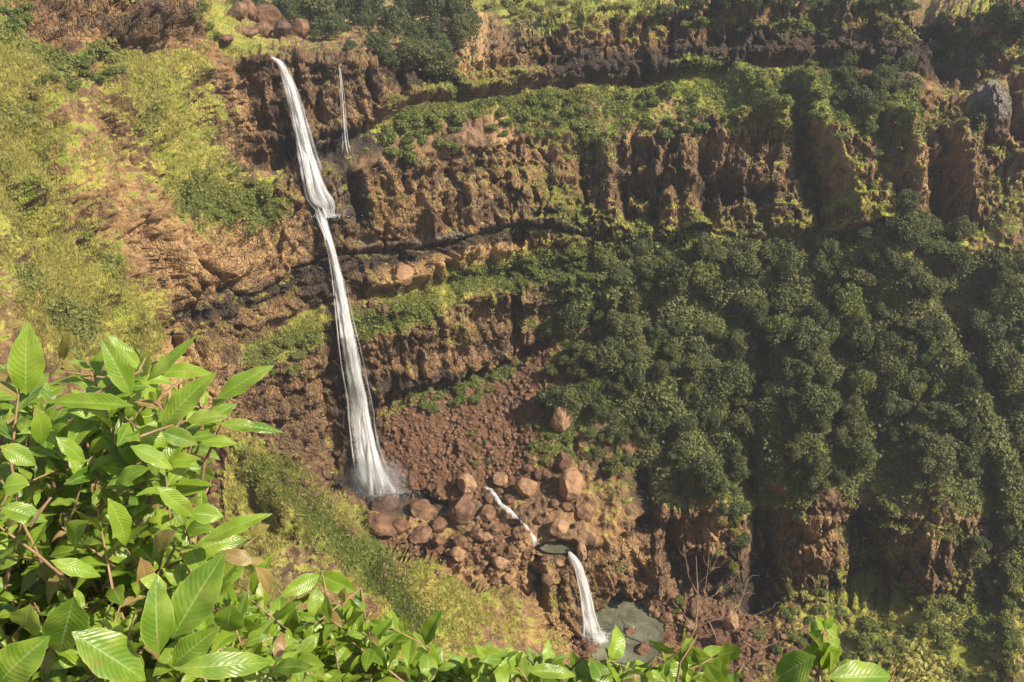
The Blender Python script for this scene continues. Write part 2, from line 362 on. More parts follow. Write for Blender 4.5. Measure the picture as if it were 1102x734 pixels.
rib = 1 - np.abs(noise(Qw, (.22, .22, .035), 3)) * 2
rib2 = 1 - np.abs(noise(Qw, (.55, .55, .10), 5)) * 2
rib3 = 1 - np.abs(noise(Qw, (1.25, 1.25, .3), 9)) * 2
strat = noise(Qw, (.03, .03, .35), 11); strat2 = noise(Qw, (.06, .06, .9), 13)
blocky = np.tanh(noise(Qw, (.4, .4, .3), 15) * 5)
wa, ca, ta = worley(Qw, (.30, .30, .13), 1)
wk, ck, tk = worley(Qw, (.42, .42, .045), 4)
wb, cb, tb = worley(Qw, (.75, .75, .40), 2)
wc, cc, tc_ = worley(Q + .5 * np.stack([noise(Q, (.8,)*3, 34), noise(Q, (.8,)*3, 35), 0 * KF], -1), (1.3, 1.3, 1.0), 3)
blocks = (wa - .5) * 2.0 + ta * 3.2 - (1 - ca) * .6 + (wb - .5) * .8 + tb * 1.7 - (1 - cb) * .25
tier = np.tanh(noise(Qw, (.02, .02, .22), 12) * 4) * 1.0 + np.tanh(noise(Qw, (.03, .03, .6), 14) * 5) * .4
D = D + cliff * (rib * .5 + tier + strat * .4 + blocks + (wk - .5) * 2.2 - (1 - ck) * .5)
soft = 1 - cliff
D = D + soft * (fbm(Q, (.13,)*3, 4, 21, .55) * 1.7) + rock * soft * (1 + .5 * leftside) * (blocks * .75 + (wk - .5) * 1.2 + tier * .6 - (1 - ck) * .5) * (1 - .6 * SPUR) + soft * (1 - .75 * np.clip(scree, 0, 1)) * ((wb - .5) * .5 + tb * .5)
D = D + fbm(Q, (.9,)*3, 3, 41, .6) * .32
D = D + np.clip(scree, 0, 1) * ((wc - .5) * .1 + tc_ * .3 + (wb - .5) * .3 + tb * .45 + fbm(Q, (1.1,)*3, 3, 52, .7) * .5)
D = D + (1 - np.clip(scree, 0, 1)) * ((wc - .5) * .15 + tc_ * .35 + (cc - 1) * .06)
# overhangs: the bed above the seam stands out, the soft one below is undercut
seam = smooth(165, 230, UU) * (1 - smooth(880, 980, UU))
D = D + seam * (1.5 * np.exp(-((KF - 3.93) / .07) ** 2) - 2.0 * np.exp(-((KF - 4.05) / .05) ** 2)) * (1 - SPUR)
s7 = smooth(372, 400, UU) * (1 - smooth(570, 620, UU))
D = D + s7 * (1.5 * np.exp(-((KF - 6.85) / .1) ** 2) - 2.4 * np.exp(-((KF - 7.02) / .06) ** 2))
s2 = smooth(255, 275, UU) * (1 - smooth(940, 1000, UU))
D = D + s2 * (1.5 * np.exp(-((KF - 1.8) / .12) ** 2) - 2.0 * np.exp(-((KF - 2.02) / .07) ** 2))
edgefade = smooth(-150, -60, VV)
P = P + N0 * (D * edgefade)[..., None].astype(np.float32)

# the two pools and the stream bed are level
POOL_Z, TARN_Z, BASE_Z = -136.0, -120.6, -118.8
def in_ellipse(u, v, a, b, rot=0):
    x, y = UU - u, VV - v; c, s = math.cos(R(rot)), math.sin(R(rot))
    return ((x*c + y*s) / a) ** 2 + ((-x*s + y*c) / b) ** 2
for z, (eu, ev, ea, eb, er) in ((POOL_Z, (672, 678, 34, 40, -8)), (TARN_Z, (599, 592, 24, 9, 0)), (BASE_Z, (436, 541, 46, 15, 4))):
    e = in_ellipse(eu, ev, ea, eb, er) + .35 * wob(UU, VV, 9, 4)
    m = 1 - smooth(.75, 1.15, e)
    fl = (z - .8) / ray(UU, VV)[..., 2]
    tgt = ray(UU, VV) * fl[..., None]
    P = P * (1 - m[..., None]) + tgt * m[..., None]
P = P.astype(np.float32)
NRM = normals(P)
if NRM[200, 400, 1] > 0: NRM = -NRM

h, w = UU.shape
ii = np.arange(h * w).reshape(h, w)
quads = np.stack([ii[:-1, :-1], ii[1:, :-1], ii[1:, 1:], ii[:-1, 1:]], -1).reshape(-1, 4)
me = mesh_np("terrain", P.reshape(-1, 3), quads, smooth=False)
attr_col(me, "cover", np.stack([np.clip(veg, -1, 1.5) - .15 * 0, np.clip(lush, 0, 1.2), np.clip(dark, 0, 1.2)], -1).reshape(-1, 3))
attr_col(me, "stone", np.stack([np.clip(tan_, 0, 1.2), np.clip(scree, 0, 1.2), np.clip(grey, 0, 1.2)], -1).reshape(-1, 3))
attr_col(me, "bed", np.stack([cliff, SPUR, leftside], -1).reshape(-1, 3))

def at(u, v):
    """point of the terrain seen towards u, v, and its normal"""
    i = int(np.argmin(np.abs(VS - v))); j = int(np.argmin(np.abs(US - u)))
    return P[i, j].astype(float), NRM[i, j].astype(float)

# ---- node helpers ----
class NT:
    def __init__(s, name):
        s.m = bpy.data.materials.new(name); s.m.use_nodes = True
        s.n = s.m.node_tree.nodes; s.l = s.m.node_tree.links
        s.b = s.n["Principled BSDF"]; s.out = s.n["Material Output"]
        s.b.inputs["Roughness"].default_value = .9
        s.b.inputs["Specular IOR Level"].default_value = .2
        s.tc = s.n.new("ShaderNodeTexCoord")
    def set(s, sock, v):
        if isinstance(v, bpy.types.NodeSocket): s.l.new(v, sock)
        else: sock.default_value = v
    def math(s, op, a, b=0.0, c=None, clamp=False):
        n = s.n.new("ShaderNodeMath"); n.operation = op; n.use_clamp = clamp
        s.set(n.inputs[0], a); s.set(n.inputs[1], b)
        if c is not None: s.set(n.inputs[2], c)
        return n.outputs[0]
    def step(s, v, lo, hi):
        n = s.n.new("ShaderNodeMapRange"); n.interpolation_type = 'SMOOTHSTEP'
        s.set(n.inputs[0], v); n.inputs[1].default_value = lo; n.inputs[2].default_value = hi
        return n.outputs[0]
    def mix(s, f, a, b, mode='MIX'):
        n = s.n.new("ShaderNodeMix"); n.data_type = 'RGBA'; n.blend_type = mode
        s.set(n.inputs[0], f)
        for i, x in ((6, a), (7, b)):
            if isinstance(x, tuple): x = tuple(x) + (1,) if len(x) == 3 else x
            s.set(n.inputs[i], x)
        return n.outputs[2]
    def noise(s, scale, detail=3, rough=.55, stretch=None, dist=0, vec=None):
        n = s.n.new("ShaderNodeTexNoise"); n.inputs["Scale"].default_value = scale
        n.inputs["Detail"].default_value = detail; n.inputs["Roughness"].default_value = rough; n.inputs["Distortion"].default_value = dist
        v = vec or s.tc.outputs["Object"]
        if stretch:
            mp = s.n.new("ShaderNodeMapping"); mp.inputs["Scale"].default_value = stretch; s.l.new(v, mp.inputs[0]); v = mp.outputs[0]
        s.l.new(v, n.inputs["Vector"]); return n.outputs[0]
    def attr(s, name):
        n = s.n.new("ShaderNodeAttribute"); n.attribute_name = name
        sp = s.n.new("ShaderNodeSeparateColor"); s.l.new(n.outputs["Color"], sp.inputs[0]); return sp.outputs
    def bump(s, h, strength, dist):
        n = s.n.new("ShaderNodeBump"); n.inputs["Strength"].default_value = strength; n.inputs["Distance"].default_value = dist
        s.l.new(h, n.inputs["Height"]); s.l.new(n.outputs[0], s.b.inputs["Normal"]); return n

def ground_material():
    t = NT("gorge_ground")
    cov, st, bed = t.attr("cover"), t.attr("stone"), t.attr("bed")
    geo = t.n.new("ShaderNodeNewGeometry"); sp = t.n.new("ShaderNodeSeparateXYZ"); t.l.new(geo.outputs["Normal"], sp.inputs[0]); nz = sp.outputs[2]
    big = t.noise(.10, 4, .6); mid = t.noise(.45, 4, .65); fine = t.noise(2.2, 4, .7)
    col_n = t.noise(.55, 4, .6, (1, 1, .16), .6)
    strat = t.noise(.5, 4, .6, (.12, .12, 1.6), .4)
    # rock
    rock = t.mix(t.step(col_n, .38, .66), (.105, .066, .042), (.32, .195, .10))
    rock = t.mix(t.math('MULTIPLY', t.step(big, .45, .62), .55), rock, (.39, .225, .10))
    rock = t.mix(t.math('MULTIPLY', t.step(strat, .52, .62), .45), rock, (.15, .105, .08))
    tn = t.step(t.math('ADD', st[0], t.math('MULTIPLY', t.math('SUBTRACT', mid, .5), 1.6)), .1, .75)
    rock = t.mix(tn, rock, t.mix(fine, (.40, .24, .10), (.58, .37, .175)))
    gr = t.step(t.math('ADD', st[2], t.math('SUBTRACT', mid, .5)), .25, .6)
    rock = t.mix(gr, rock, t.mix(fine, (.16, .14, .125), (.30, .27, .24)))
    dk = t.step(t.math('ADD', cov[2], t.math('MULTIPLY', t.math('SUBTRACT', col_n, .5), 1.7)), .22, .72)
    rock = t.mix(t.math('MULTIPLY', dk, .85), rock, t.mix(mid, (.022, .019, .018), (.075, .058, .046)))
    sc = t.step(t.math('ADD', st[1], t.math('MULTIPLY', t.math('SUBTRACT', mid, .5), .8)), .2, .55)
    rock = t.mix(sc, rock, t.mix(t.noise(1.4, 4, .7), (.075, .040, .026), (.27, .135, .075)))
    # plants: yellowed grass to fresh green
    gcol = t.mix(t.step(t.noise(.22, 4, .6), .36, .64), (.44, .38, .09), (.26, .31, .045))
    lu = t.step(t.math('ADD', cov[1], t.math('MULTIPLY', t.math('SUBTRACT', mid, .5), 1.2)), .12, .75)
    gcol = t.mix(lu, gcol, t.mix(fine, (.07, .11, .02), (.19, .25, .035)))
    gcol = t.mix(t.math('MULTIPLY', t.step(fine, .5, .75), .35), gcol, (.42, .35, .15))
    gm = t.math('ADD', cov[0], t.math('MULTIPLY', t.math('SUBTRACT', mid, .5), 2.1))
    gm = t.math('ADD', gm, t.math('MULTIPLY', t.math('SUBTRACT', fine, .5), .7))
    gm = t.math('ADD', gm, t.math('MULTIPLY', t.math('SUBTRACT', big, .5), .6))
    gm = t.math('ADD', gm, t.math('MULTIPLY', t.math('SUBTRACT', nz, .55), .8))
    gm = t.math('SUBTRACT', gm, t.math('MULTIPLY', st[1], .45))
    g = t.step(gm, .36, .58)
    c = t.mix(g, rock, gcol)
    t.l.new(c, t.b.inputs["Base Color"])
    wet = t.math('MULTIPLY', dk, .25)  # smoother across the dark mask, painted shade included
    t.set(t.b.inputs["Roughness"], t.math('SUBTRACT', .92, wet))
    vo = t.n.new("ShaderNodeTexVoronoi"); vo.inputs["Scale"].default_value = 1.1; vo.feature = 'DISTANCE_TO_EDGE'
    mp = t.n.new("ShaderNodeMapping"); mp.inputs["Scale"].default_value = (1, 1, .45); t.l.new(t.tc.outputs["Object"], mp.inputs[0]); t.l.new(mp.outputs[0], vo.inputs["Vector"])
    hgt = t.math('ADD', t.math('MULTIPLY', t.noise(1.3, 6, .75), 1.0), t.math('MULTIPLY', t.noise(2.2, 3, .6, (1, 1, .2)), .6))

    hgt = t.math('ADD', hgt, t.math('MULTIPLY', t.math('MULTIPLY', t.step(vo.outputs[0], 0, .14), bed[0]), .8))
    vc = t.n.new("ShaderNodeTexVoronoi"); vc.inputs["Scale"].default_value = 2.1; t.l.new(mp.outputs[0], vc.inputs["Vector"])
    sc_ = t.n.new("ShaderNodeSeparateColor"); t.l.new(vc.outputs["Color"], sc_.inputs[0])
    hgt = t.math('ADD', hgt, t.math('MULTIPLY', t.math('MULTIPLY', sc_.outputs[0], bed[0]), .5))
    t.bump(hgt, .9, .9)
    return t.m
M_GROUND = ground_material()
terrain = put("terrain", me, M_GROUND)
tag(terrain, "brown and green terraced basalt walls and slopes of the gorge", "terrain", kind="structure")
# ---------------- ground near the view point, and the land beyond ----------------
def near_hill():
    jb = len(VS) - 1
    xs = np.linspace(-9, 6, 60)
    edge = P[jb, :, :]; ex = np.interp(np.linspace(0, 1, 60), np.linspace(0, 1, edge.shape[0]), edge[:, 0])
    ey = np.interp(np.linspace(0, 1, 60), np.linspace(0, 1, edge.shape[0]), edge[:, 1]); ez = np.interp(np.linspace(0, 1, 60), np.linspace(0, 1, edge.shape[0]), edge[:, 2])
    rows = []
    for yy in (-30, -12, -4, -1, 0, .5):
        rows.append(np.stack([xs * (1 + max(0, -yy) * .2), np.full(60, yy), np.full(60, -1.7) + .0 * xs], -1))
    lip = np.stack([xs, 1.0 + 1.9 * (1 - smooth(-2.2, -1.0, xs)), -1.75 - .25 * (1 - smooth(-2.2, -1.0, xs))], -1)
    rows.append(lip)
    for k in np.linspace(0.01, 1, 60) ** 1.6:
        rows.append(lip * (1 - k) + np.stack([ex, ey, ez], -1) * k - np.array([0, 0, 1.0]) * (6 * k * (1 - k)))
    G = np.array(rows, np.float32)
    G[..., 2] += noise(G, (1.4,) * 3, 3) * .06
    h, w = G.shape[:2]; i = np.arange(h * w).reshape(h, w)
    q = np.stack([i[:-1, :-1], i[:-1, 1:], i[1:, 1:], i[1:, :-1]], -1).reshape(-1, 4)
    t = NT("near_soil"); n = t.noise(3, 5, .7)
    t.l.new(t.mix(n, (.035, .028, .018), (.12, .09, .05)), t.b.inputs["Base Color"]); t.bump(n, .8, .1)
    tag(put("hill", mesh_np("hill", G.reshape(-1, 3), q), t.m), "bare brown slope under the shrubs at the view point", "hill", kind="structure")
near_hill()
# the plateau behind the rim runs on to the horizon
def plateau():
    a = np.array([[-9000, 590, -20], [9000, 590, -20], [9000, 12000, -30], [-9000, 12000, -30]], float)
    t = NT("plateau_scrub"); n = t.noise(.02, 5, .7)
    t.l.new(t.mix(n, (.05, .06, .02), (.2, .16, .07)), t.b.inputs["Base Color"])
    tag(put("ground", mesh_np("ground", a, [[0, 1, 2, 3]]), t.m), "scrubby plateau running away beyond the rim of the gorge", "ground", kind="structure")
plateau()

# ---------------- water ----------------
def water_material(name, tint, rough=.12):
    t = NT(name); n = t.noise(.6, 4, .6); n2 = t.noise(2.5, 3, .6)
    t.l.new(t.mix(t.step(t.noise(.16, 5, .65), .35, .65), tuple(c * .7 for c in tint), tuple(c * 1.6 for c in tint)), t.b.inputs["Base Color"])
    t.b.inputs["Roughness"].default_value = rough; t.b.inputs["Specular IOR Level"].default_value = .5
    t.bump(t.math('ADD', n2, t.noise(5, 3, .6)), .6, .3); return t.m
M_POOL = water_material("green_water", (.135, .14, .09))
M_BASE = water_material("brown_water", (.085, .062, .045), .25)

def white_water(name, fx, fy, lo, hi, edge=True):
    """falling water: streaks of white with gaps between them"""
    t = NT(name)
    uvn = t.tc.outputs["UV"]
    n1 = t.noise(1, 4, .65, (fx, fy, 1), .15, uvn); n2 = t.noise(1, 3, .6, (fx * .28, fy * .7, 1), .3, uvn); n3 = t.noise(1, 3, .7, (fx * 2.2, fy * 6, 1), .0, uvn)
    s = t.math('ADD', t.math('MULTIPLY', n1, .5), t.math('ADD', t.math('MULTIPLY', n2, .35), t.math('MULTIPLY', n3, .25)))
    at_ = t.attr("flow")
    a = t.math('ADD', s, at_[0])
    a = t.step(a, lo, hi)
    t.b.inputs["Base Color"].default_value = (.80, .80, .78, 1)
    t.l.new(t.mix(t.step(s, .42, .66), (.62, .61, .60), (.90, .90, .90)), t.b.inputs["Base Color"])
    t.b.inputs["Roughness"].default_value = .7
    t.l.new(t.math('MULTIPLY', a, .93), t.b.inputs["Alpha"])
    t.bump(s, .4, .3)
    tr = t.n.new("ShaderNodeBsdfTranslucent"); tr.inputs[0].default_value = (.9, .9, .9, 1)
    tp = t.n.new("ShaderNodeBsdfTransparent"); m1 = t.n.new("ShaderNodeMixShader"); m1.inputs[0].default_value = .42; m2 = t.n.new("ShaderNodeMixShader")
    t.n.remove(t.b.inputs["Alpha"].links[0].from_node) if False else None
    for l_ in list(t.b.inputs["Alpha"].links): t.l.remove(l_)
    t.l.new(t.b.outputs[0], m1.inputs[1]); t.l.new(tr.outputs[0], m1.inputs[2])
    t.l.new(t.math('MULTIPLY', a, .93), m2.inputs[0]); t.l.new(tp.outputs[0], m2.inputs[1]); t.l.new(m1.outputs[0], m2.inputs[2]); t.l.new(m2.outputs[0], t.out.inputs[0])
    return t.m
M_FALL = white_water("white_water", 8, .5, .66, 1.06)
M_FOAM = white_water("foam", 9, 9, .68, .98)

def wallY(u, v, r=5):
    i = int(np.argmin(np.abs(VS - v))); j0 = int(np.argmin(np.abs(US - (u - r)))); j1 = int(np.argmin(np.abs(US - (u + r))))
    return float(P[i, j0:j1 + 1, 1].min())

def fall_mesh(name, pts, gap=.9, dens=None, thick=.5, seed=1, nx=14, ym=None):
    """a falling curtain: closed body that bulges towards the valley; pts = (u, v, half width in photo px, density)"""
    pts = np.array(pts, float)
    s = np.concatenate([[0], np.cumsum(np.hypot(np.diff(pts[:, 0]), np.diff(pts[:, 1])))])
    m = max(12, int(s[-1] / 2.2)); q = np.linspace(0, s[-1], m)
    u, v, w, d = (np.interp(q, s, pts[:, k]) for k in range(4))
    k = np.hanning(9); k /= k.sum(); sm = lambda a: np.convolve(np.pad(a, 4, 'edge'), k, 'valid')
    u, w = sm(u), sm(w)
    y = np.array([wallY(a, b, max(3, c * .8)) for a, b, c in zip(u, v, w)])
    if ym: y = np.minimum(y, np.interp(q, [0, s[-1]], ym))
    y = np.array([y[max(0, i - 4):i + 5].min() for i in range(m)])
    k2 = np.hanning(15); k2 /= k2.sum(); y = np.convolve(np.pad(y, 7, 'edge'), k2, 'valid') - gap
    rnd = np.random.RandomState(seed)
    co, uv, fl = [], [], []
    acc = 0
    for i in range(m):
        c = ray(u[i], v[i]) * y[i]; hw = w[i] / F_PX * y[i] * 1.06
        if i: acc += np.linalg.norm(c - pc)
        pc = c
        for side in (0, 1):
            for j in range(nx + 1):
                x = -1 + 2 * j / nx
                b = math.sqrt(max(0, 1 - x * x)) * thick * min(hw, 2.2)
                jit = noise(np.array([[x * 3 + seed, acc * .25, seed]], np.float32), (1,) * 3, seed)[0]
                co.append((c[0] + x * hw * (1 + .10 * jit), c[1] + (-b if side == 0 else b * .4) - .12 * jit, c[2] + .2 * jit))
                uv.append((x * hw * .25 + side * 7.3 + seed, acc * .25))
                fl.append((d[i] - .45 * abs(x) ** 2 - .35 * smooth(m - 9, m, i) + (0.10 if side == 0 else -.05), 0, 0))
    n = nx + 1
    qd = []
    for i in range(m - 1):
        for side in (0, 1):
            o = i * 2 * n + side * n
            for j in range(nx):
                a, b, c_, d_ = o + j, o + j + 1, o + 2 * n + j + 1, o + 2 * n + j
                qd.append((a, b, c_, d_) if side == 0 else (a, d_, c_, b))
    me = mesh_np(name, co, qd); attr_uv(me, uv); attr_col(me, "flow", np.array(fl)); return me

def foam_mesh(name, u, v, a, b, z, hgt, seed=1, dens=.3, y=None):
    """a low heap of churned white water at u, v; a, b = half sizes in metres"""
    c = ray(u, v); c = c * (z / c[2] if y is None else y)
    co, uv, fl, qd = [], [], [], []
    nr, na = 10, 36
    for i in range(nr + 1):
        r = i / nr
        for j in range(na):
            th = 2 * math.pi * j / na
            x, yy = c[0] + a * r * math.cos(th), c[1] + b * r * math.sin(th)
            nn = noise(np.array([[x, yy, seed]], np.float32), (.9,) * 3, seed)[0]
            x += nn * .35 * r * a * .4; zz = c[2] + .12 + hgt * (1 - r) ** 1.5 * (1 + .5 * nn)
            co.append((x, yy, zz)); uv.append((x * .12, yy * .12)); fl.append((dens - .45 * r ** 2, 0, 0))
    for i in range(nr):
        for j in range(na):
            p0 = i * na; p1 = p0 + na; k = (j + 1) % na
            qd.append((p0 + j, p1 + j, p1 + k, p0 + k))
    me = mesh_np(name, co, qd); attr_uv(me, uv); attr_col(me, "flow", np.array(fl)); return me

def empty(name, loc=(0, 0, 0), rz=0):
    o = bpy.data.objects.new(name, None); o.location = loc; o.rotation_euler[2] = rz; o.empty_display_size = .1
    col.objects.link(o); return o

M_STRAND = white_water("water_strands", 3, .8, .55, 1.25)
M_DROP = NT("spray").m; M_DROP.node_tree.nodes["Principled BSDF"].inputs["Base Color"].default_value = (.8, .8, .8, 1)
def center(pts, gap, ym):
    """the falling line of a waterfall: points in space, half width and density along it"""
    pts = np.array(pts, float); s = np.concatenate([[0], np.cumsum(np.hypot(np.diff(pts[:, 0]), np.diff(pts[:, 1])))])
    m = max(12, int(s[-1] / 2.2)); q = np.linspace(0, s[-1], m); u, v, w, d = (np.interp(q, s, pts[:, k]) for k in range(4))
    k = np.hanning(9); k /= k.sum(); sm = lambda a: np.convolve(np.pad(a, 4, 'edge'), k, 'valid'); u, w = sm(u), sm(w)
    y = np.array([wallY(a, b, max(3, c * .8)) for a, b, c in zip(u, v, w)])
    if ym: y = np.minimum(y, np.interp(q, [0, s[-1]], ym))
    y = np.array([y[max(0, i - 4):i + 5].min() for i in range(m)]); k2 = np.hanning(15); k2 /= k2.sum(); y = np.convolve(np.pad(y, 7, 'edge'), k2, 'valid') - gap
    return ray(u, v) * y[:, None], w / F_PX * y
def strands(C, W, n, r0, r1, seed, bias=0.0, endspread=1.25, short=.5):
    rs = np.random.RandomState(seed); co, qd, uv, fl = [], [], [], []; m = len(C)
    L = np.concatenate([[0], np.cumsum(np.linalg.norm(np.diff(C, axis=0), axis=1))])
    for k in range(n):
        x0 = np.clip(rs.normal() * .5 + bias, -1.1, 1.15); a = 0 if rs.rand() > short else rs.randint(0, m - 8); b = m - 1 - int(rs.rand() ** 2 * min(9, m * .12)) if rs.rand() > short * .6 else min(m - 1, a + rs.randint(8, m))
        if b - a < 5: continue
        r = rs.uniform(r0, r1); t_ = np.arange(a, b + 1); dep = rs.uniform(-.5, .9); den = rs.uniform(.1, .5) - .25 * abs(x0)
        xo = x0 + .13 * noise(np.stack([L[t_] * .12, t_ * 0. + k, t_ * 0.], -1).astype(np.float32), (1,) * 3, seed)
        f = (t_ - a) / (b - a); rad = r * (.4 + 1.2 * f) * (1 + .5 * noise(np.stack([L[t_] * .5, t_ * 0. + k, t_ * 0. + 3], -1).astype(np.float32), (1,) * 3, seed))
        c = C[t_] + np.stack([xo * W[t_] * (1 + (endspread - 1) * (t_ / m) ** 5), -dep + 0 * xo - .25 * np.abs(noise(np.stack([L[t_] * .4, t_ * 0. + k, t_ * 0.], -1).astype(np.float32), (1,) * 3, 5)), 0 * xo], -1)
        o = len(co)
        for i in range(len(t_)):
            e = smooth(0, .12, f[i]) * (1 - smooth(.86, 1.0, f[i])) if a > 0 or b < m - 1 else 1
            for j in range(5):
                th = j * 1.2566; co.append((c[i, 0] + rad[i] * math.cos(th), c[i, 1] + rad[i] * .7 * math.sin(th), c[i, 2])); uv.append((j * .3 + k * 1.7, L[t_[i]] * .3 + k)); fl.append((den - .5 * (1 - e), 0, 0))
        for i in range(len(t_) - 1):
            for j in range(5): qd.append((o + i * 5 + j, o + i * 5 + (j + 1) % 5, o + i * 5 + 5 + (j + 1) % 5, o + i * 5 + 5 + j))
    me = mesh_np("strands", co, qd); attr_uv(me, uv); attr_col(me, "flow", np.array(fl)); return me
def spray_mesh(C, W, n, seed, base, rx, ry, rz):
    """drops thrown off the edges and from the foot of the fall"""
    rs = np.random.RandomState(seed); m = len(C); i = (rs.rand(n) ** .35 * (m - 1)).astype(int); nb = int(n * .85)
    c = C[i] + np.stack([(rs.choice([-1, 1], n) * (.6 + np.abs(rs.normal(size=n)) * .25)) * W[i], -rs.rand(n) * .8, rs.normal(size=n) * .3], -1)
    th = rs.rand(nb) * 6.28; r = np.abs(rs.normal(size=nb)) * .55
    c[:nb] = base + np.stack([np.cos(th) * r * rx, np.sin(th) * r * ry, np.abs(rs.normal(size=nb)) * rz * .5 * np.exp(-r)], -1)
    s = rs.uniform(.02, .06, n); T = np.array([[1, 1, 1], [1, -1, -1], [-1, 1, -1], [-1, -1, 1]]) * .8
    co = (c[:, None] + T[None] * s[:, None, None]).reshape(-1, 3); f = np.array([[0, 1, 2], [0, 3, 1], [0, 2, 3], [1, 3, 2]])
    return mesh_np("spray", co, None, (f[None] + (np.arange(n) * 4)[:, None, None]).reshape(-1, 3))
def waterfall(pts, label, n, r0, r1, seed, gap=.9, ym=None, bias=0, veil=-.04, drops=0, foot=None, short=.5, thick=.4):
    w = put("waterfall", fall_mesh("waterfall", [(a, b, c, d + veil) for a, b, c, d in pts], gap, thick=thick, seed=seed, ym=ym), M_FALL)
    C, W = center(pts, gap, ym)
    put("strands", strands(C, W, n, r0, r1, seed, bias, short=short), M_STRAND, w)
    if drops: put("spray", spray_mesh(C, W, drops, seed + 1, C[-1] + np.array([foot[0], 0, foot[1]]), foot[2], foot[3], foot[4]), M_DROP, w)
    return tag(w, label, "waterfall", "white waterfalls of the gorge")
waterfall([(284,60,2,.3),(292,61,2.6,.4),(300,65,3.5,.5),(305,74,4.5,.5),(311,90,5.5,.5),(318,115,6.5,.48),(324,140,7.5,.45),(330,165,8.5,.42),(336,188,10,.42),(341,205,12,.42),(346,215,14,.4),(350,223,12,.3),(352,229,7,.05),(352,233,4,-.1)],
    "upper drop of the tall white waterfall, from the rim to a dark boulder", 70, .07, .22, 1, drops=900, foot=(.3, 0, 3.2, 1.2, 1.2))
wf = waterfall([(343,222,8,.05),(346,229,8,.35),(348,238,6,.5),(352,250,4,.52),(357,268,4.5,.5),(362,290,6,.48),(366,310,7.5,.45),(370,340,9.5,.40),(375,370,11.5,.36),(380,400,13,.33),(385,430,14,.32),(389,460,15,.34),(393,485,17,.42),(398,503,20,.45),(404,516,27,.46),(409,530,36,.40)],
    "longest lower drop of the tall white waterfall, widening to the brown boulders", 90, .07, .22, 4, gap=1.0, veil=-.08, drops=2600, foot=(1.0, -.2, 6.0, 2.2, 2.2))
put("side_strand", fall_mesh("side_strand", [(361,285,2,.45),(369,318,2.4,.5),(376,350,2.8,.5),(383,390,3.2,.5),(391,430,3.6,.52),(398,470,4.4,.55),(403,500,8,.5),(412,525,16,.4)], 1.7, seed=9, thick=.5), M_FALL, wf)
C_, W_ = center([(361,285,3,.45),(369,318,3.4,.5),(376,350,3.8,.5),(383,390,4,.5),(391,430,4.4,.52),(398,470,5.4,.55),(403,500,10,.5),(412,530,22,.4)], 1.8, None)
put("strands", strands(C_, W_, 40, .08, .24, 14, short=.3), M_STRAND, wf)
put("foam", foam_mesh("foam", 349, 229, 1.9, .8, 0, .9, 8, .34, wallY(349, 229, 7) - 1.2), M_FOAM, wf)
put("foam", foam_mesh("foam", 412, 530, 6.0, 2.4, BASE_Z, 1.6, 3, .30, wallY(410, 530, 8) - .8), M_FOAM, wf)
waterfall([(365,70,1.6,.3),(367,82,2.2,.34),(369,100,2.6,.24),(371,130,3,.2),(373,155,3.6,.2),(376,170,7,.26)], "thin faint thread of water falling beside the tall waterfall", 9, .03, .09, 6, gap=.5, veil=-.1, short=.9)
wf = waterfall([(612,594,3,.45),(617,598,5,.55),(622,608,6.5,.55),(626,622,8,.52),(630,640,9.5,.5),(633,658,11,.5),(636,672,13,.5),(638,684,17,.46)],
    "short white waterfall dropping into the green pool at the bottom", 60, .05, .16, 12, gap=1.1, ym=(143, 139), drops=2200, foot=(.3, .1, 2.8, 1.4, .8))
put("foam", foam_mesh("foam", 640, 688, 3.6, 2.1, POOL_Z, .9, 5, .46), M_FOAM, wf)

def disc(name, u, v, a, b, z, mat):
    c = ray(u, v); c = c * (z / c[2]); k = abs(z / ray(u, v)[2])
    co = [(c[0], c[1], z)]
    for j in range(64):
        th = 2 * math.pi * j / 64
        p = ray(u + a * math.cos(th), v + b * math.sin(th)); p = p * (z / p[2]); co.append(tuple(p))
    return put(name, mesh_np(name, co, None, [(0, 1 + j, 1 + (j + 1) % 64) for j in range(64)]), mat)
tag(disc("water", 672, 678, 42, 50, POOL_Z, M_POOL), "murky green pool under the short waterfall", "pool", kind="structure")
tag(disc("water", 601, 589, 20, 6.5, TARN_Z, M_POOL), "small green rock pool above the short waterfall", "pool", kind="structure")
tag(disc("water", 436, 541, 56, 19, BASE_Z, M_BASE), "brown shallow water among boulders under the tall waterfall", "pool", kind="structure")

def stream(pts, name, label):
    pts = np.array(pts, float); s = np.concatenate([[0], np.cumsum(np.hypot(np.diff(pts[:, 0]), np.diff(pts[:, 1])))])
    m = int(s[-1] / 1.5); q = np.linspace(0, s[-1], m); u, v, w, d = (np.interp(q, s, pts[:, k]) for k in range(4))
    co, uv, fl, qd = [], [], [], []
    zs = np.array([max(at(a + e, b)[0][2] for e in (-2, 0, 2)) for a, b in zip(u, v)])
    zs = np.minimum.accumulate(np.maximum(zs, np.array([zs[max(0, i - 2):i + 3].max() for i in range(m)])))+.25
    for i in range(m):
        dr = ray(u[i], v[i]); c = dr * (zs[i] / dr[2]); hw = w[i] / F_PX * c[1]
        for j in range(9):
            x = -1 + j / 4
            co.append((c[0] + x * hw, c[1] + x * hw * .5, c[2] + .7 + .4 * (1 - x * x))); uv.append((co[-1][0] * .15, co[-1][1] * .15)); fl.append((d[i] - .3 * x * x, 0, 0))
    for i in range(m - 1):
        for j in range(8): qd.append((i * 9 + j, i * 9 + j + 1, i * 9 + 10 + j, i * 9 + 9 + j))
    me = mesh_np(name, co, qd); attr_uv(me, uv); attr_col(me, "flow", np.array(fl))
    tag(put(name, me, M_FOAM), label, "stream", kind="structure")
